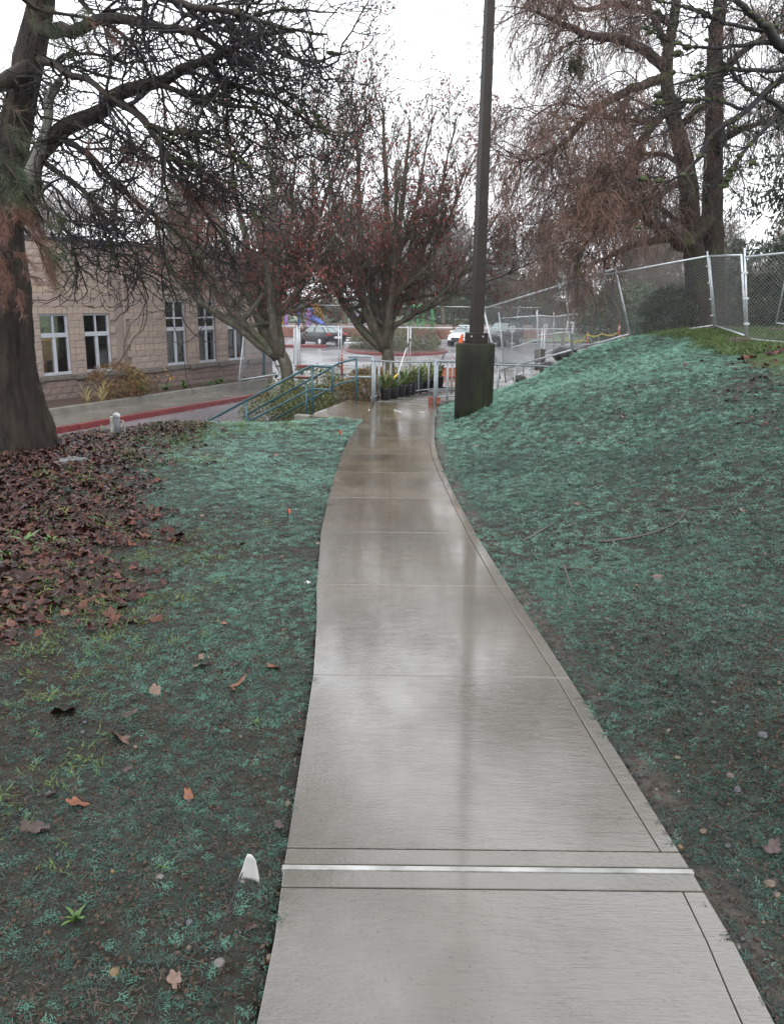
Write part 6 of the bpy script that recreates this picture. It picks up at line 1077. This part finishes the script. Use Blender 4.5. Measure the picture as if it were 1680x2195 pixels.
B().tube([a, c], .022, .014, 8).build('yellow_foot', mat('yellow_plastic', (.6, .4, .03), (.7, .5, .05), rough=.4), t, True); B().tube([c, d], .013, k=8).build('shaft', WHITE, t, True); B().tube([d, e], .017, k=8).build('grip', BLACKP, t, True)
t = thing('shovel', 'black handled tool leaning against the far ramp railing', 'shovel', at(938, 815, 23)); B().tube([at(937, 798, 23.5), at(955, 752, 24.3)], .016, k=8).build('shaft', BLACKP, t, True)
for i, (u, v, L_) in enumerate(((791, 880, .1), (852, 882, .16), (905, 884, .06))): p = gr(u, v, -.52); B_ = B().box(p+[0, 0, .01], (.012, L_, .006), rz=.4*i).build('debris_strip', WHITE); tag(B_, ['thin white strip on the landing left', 'white strip lying in the middle of the landing', 'small white scrap on the landing near the end post'][i], 'debris')
p = hitG(662, 1252); t = thing('plastic_scrap', 'white plastic scrap at the left end of a path joint', 'scrap', p); b = B(); rr2 = np.random.default_rng(8); q = p+np.c_[rr2.uniform(-.05, .04, 12), rr2.uniform(-.05, .05, 12), rr2.uniform(.0, .02, 12)]; b.add(q, [[0, 1, 2, 0], [2, 3, 4, 5], [5, 6, 7, 8], [8, 9, 10, 11], [1, 5, 9, 3]]); b.build('scrap', WHITE, t)
RK = mat('dark_boulder', (.03, .03, .03), (.08, .075, .07), rough=.5, scale=3, bump=.8, bscale=12)
for u, v, Y, s, lb_ in ((1176, 790, 25.2, .36, 'dark boulder at the foot of the leaning fence panel'), (1205, 757, 27, .4, 'dark flat boulder above the lower one on the bank edge'), (1222, 752, 27.5, .25, 'small boulder beside the flat dark one'), (1112, 812, 25.5, .2, 'small rock by the fence foot near the lamp base')):
    p = at(u, v, Y); rock('boulder', p, (s*1.1, s*.8, s*.62), int(u), RK, lb_, 'boulder')
for i, (u, v, Y) in enumerate(((1150, 765, 33), (1163, 764, 32.5))): p0_, p1_ = at(u, v+28, Y), at(u, v-16, Y); t = thing('wooden_post', ['short grey wooden post left of its twin behind the fence', 'short grey wooden post right of its twin behind the fence'][i], 'post', p0_); B().tube([p0_, p1_], .1, k=9).build('post', FOOT, t)
for i, (u, v, w_, h_, lb_) in enumerate(((1169, 702, 4.2, 7, 'small white notice sign in the pens'), (1221, 702, 7, 12.5, 'large white notice sign behind the third pen panel'), (1046, 704, 5, 4, 'white sign behind the black car'), (1098, 705, 5, 6, 'pale sign plate behind the pen panel'))):
    Y = 52+3*i; p = at(u, v, Y); t = thing('notice_sign', lb_, 'sign', (p[0], Y, LOTZ)); k = Y/CF; B().box(p, (w_*k, .02, h_*k)).build('sign_plate', WHITE, t); B().tube([[p[0], Y+.04, LOTZ], [p[0], Y+.04, p[2]+h_*k]], .035, k=6).build('pole', GALV, t)
    for q in (.45, .0, -.45): B().box(p+[0, -.024, h_*k*q], (w_*k*.6, .004, h_*k*.12)).build('dark_lettering', BLACKP, t)
# ------------------------------------------------------------------ playground, park fence, houses
PUR = mat('purple_plastic', (.13, .06, .2), (.24, .14, .3), rough=.4, scale=2); YLW = mat('yellow_plastic2', (.32, .2, .03), (.4, .26, .05), rough=.4); GRN = mat('green_painted_tube', (.04, .17, .06), (.05, .22, .08), rough=.35); BLU = mat('blue_plastic', (.03, .08, .3), rough=.4)
Yp = 80.; t = thing('play_structure', 'yellow and purple climbing frame seen through the left red leaved tree', 'play structure', at(650, 700, Yp)); k = Yp/CF; zg = LOTZ+.75
for u, a_, c_, m in ((612, 660, 705, PUR), (662, 660, 705, PUR), (607, 668, 706, YLW), (640, 655, 705, BLU), (690, 670, 705, YLW)):
    p, q = at(u, a_, Yp), at(u, c_, Yp); B().tube([p, [q[0], q[1], zg]], .09, k=8).build('post', m, t, True)
for u0, u1, v0, v1, m in ((609, 618, 664, 698, PUR), (656, 668, 664, 700, PUR), (664, 676, 660, 668, BLU), (664, 672, 676, 684, PUR)): a, c = at(u0, v0, Yp-.2), at(u1, v1, Yp-.2); B().box((a+c)/2, (abs(c[0]-a[0])/2, .06, abs(a[2]-c[2])/2)).build('panel', m, t)
fr = [(672, 652), (685, 655), (690, 664), (690, 680), (672, 676)]; pts = np.array([at(u, v, Yp-.3) for u, v in fr]); B().tube(np.vstack([pts, pts[:1]]), .09, k=6).build('panel_frame', YLW, t, True)
for i in range(7): u = 673.5+i*2.4; B().tube([at(u, 655+i*.8, Yp-.3), at(u, 677, Yp-.3)], .035, k=5).build('bar', YLW, t, True)
B().tube(smooth_pts([at(668, 680, Yp-.5), at(680, 688, Yp-1.5), at(692, 698, Yp-2)], 8), .3, k=10).build('slide', BLU, t, True)
t = thing('swing_frame', 'green tubular swing frame to the right of the right hand trunk', 'swing frame', at(905, 703, 82)); f2 = lambda L_: smooth_pts([at(u, v, Y_) for u, v, Y_ in L_], 16)
for L_ in ([(926, 706, 82), (926, 672, 82), (924, 661, 82), (917, 657, 82), (895, 656, 82), (880, 658, 82)], [(895, 706, 83), (895, 672, 83), (893, 662, 83), (888, 658, 83)], [(906, 706, 81), (906, 672, 81), (909, 661, 81), (917, 658, 81)], [(876, 706, 82), (876, 680, 82), (879, 674, 82), (885, 672, 82)]): B().tube(f2(L_), .13, k=8).build('tube', GRN, t, True)
t = thing('spring_toy', 'purple and green spinner toy between the two red leaved trees', 'play toy', at(762, 702, 80)); B().box(at(761, 677, 80), (.45, .2, .18)).build('top', PUR, t); B().tube([at(762, 680, 80), at(765, 698, 80)], .14, k=8).build('stalk', GRN, t, True); B().box(at(766, 700, 80), (.75, .3, .1)).build('seat', PUR, t)
for i, (xa, xb) in enumerate(zip(np.arange(-14, 40, 4.5), np.arange(-9.5, 44, 4.5))):
    panel('park chain link fence beyond the lot, section %s' % ['behind the block building', 'left of the play structure', 'behind the play structure', 'behind the black sedan', 'behind the left trunk', 'behind the island', 'behind the green swing frame', 'behind the white car', 'behind the lamp base', 'behind the black car', 'behind the pens', 'behind the dark shrubs'][i], (xa, 91, .9), (xb, 91, .9), (xa, 91, LOTZ+.7), (xb, 91, LOTZ+.7), 'park boundary fence', sp=.35, wr=.007, rr=.05)
GRS = mat('park_grass', (.035, .075, .013), (.07, .12, .025), scale=.6, rough=.6, bump=.3)
flat('verge', [tuple(gr(u, v, LOTZ+.0)[:2]) for u, v in ((1130, 735), (1310, 735), (1330, 700), (1130, 706))], LOTZ+.1, GRS, 'grass verge beyond the pens'); flat('lawn', [(-40, 91.5), (-7, 91.5), (-7, 120), (-40, 120)], LOTZ+.85, GRS, 'park lawn beyond the playground')
HW = mat('pale_house_siding', (.45, .47, .47), (.55, .57, .57), rough=.5, scale=3); RF = mat('grey_shingle', (.07, .07, .075), (.11, .11, .115), rough=.7, scale=4)
for i, (x, y, w_, h_, lb_) in enumerate(((7, 118, 5, 3.3, 'white house far behind the green swing frame'), (16.5, 115, 4, 3.2, 'pale house far behind the black car'), (45, 118, 7, 4, 'white house far behind the twin trunk tree'), (32, 112, 4.5, 3, 'pale house glimpsed above the caution tape'))):
    z = -1.0; t = thing('house', lb_, 'house', (x, y, z), 'far houses'); b = B(); b.box((x, y, z+h_/2), (w_, 3.5, h_/2)); b.build('wall', HW, t)
    b = B(); b.add([[x-w_-.3, y-3.9, z+h_], [x+w_+.3, y-3.9, z+h_], [x+w_+.3, y, z+h_+2], [x-w_-.3, y, z+h_+2], [x-w_-.3, y+3.9, z+h_], [x+w_+.3, y+3.9, z+h_]], [[0, 1, 2, 3], [3, 2, 5, 4], [0, 3, 4, 0], [1, 5, 2, 1]]); b.build('roof', RF, t)
    for q in (-.55, .1, .6): w__ = B().box((x+w_*q, y-3.52, z+h_*.55), (.6, .05, .65)).build('window', VINYL, t); B().box((x+w_*q, y-3.58, z+h_*.55), (.5, .03, .55)).build('pane', GLASSD, w__)
# falling leaf bark strip along the fence and the bank top
x, y = pick(2.2, 7, 19.5, 26, 60, 'grass', np.random.default_rng(2)); kk = dpoly(x, y, [(2.2, 20.8), (3.6, 20.2), (5.4, 21.2), (5, 24), (3, 25)]) < .1; x = x[kk]; y = y[kk]; r = np.random.default_rng(3); rot = slope_rot(x, y, r, .5); rot[:, 2] = r.random(len(x))*6.28
x2 = r.uniform(8.8, 10.8, 260)*0+r.normal(7.2, .7, 260); y2 = r.normal(13.9, .5, 260); x = np.r_[x, x2]; y = np.r_[y, y2]; rot = slope_rot(x, y, r, .5); rot[:, 2] = r.random(len(x))*6.28
scatter('fallen_leaves_by_fence', lpro, np.c_[x, y, G(x, y)+.03], rot, r.uniform(.7, 1.2, len(x)), r.integers(0, 6, len(x)), r.beta(1.6, 1.3, len(x)), 'orange brown fallen leaves along the foot of the crest fence')
for i in range(24):
    x = -16+i*3.1; bush('evergreen_shrub', 'dark evergreen shrub in the park belt behind the playground fence', (x, 94+(i*37 % 7), .6), (2.2, 1.6, 1.5+.5*math.sin(i*2.1)), 1500, .34, .13, EVG if i % 3 else SHR, seed=400+i, group='park shrub belt', zb=-1.)

# ------------------------------------------------------------------ damp air
if HAZE:
    b = B(); b.box((0, 66, 10.2), (95, 72, 12.6)); hz = b.build('haze', None); tag(hz, kind='stuff'); hm = bpy.data.materials.new('damp_air'); hm.use_nodes = True; t = hm.node_tree; t.nodes.clear()
    o = t.nodes.new('ShaderNodeOutputMaterial'); v = t.nodes.new('ShaderNodeVolumePrincipled'); v.inputs['Color'].default_value = (.9, .92, .95, 1); v.inputs['Density'].default_value = HAZE; v.inputs['Anisotropy'].default_value = .2; t.links.new(v.outputs[0], o.inputs['Volume']); hz.data.materials.append(hm)
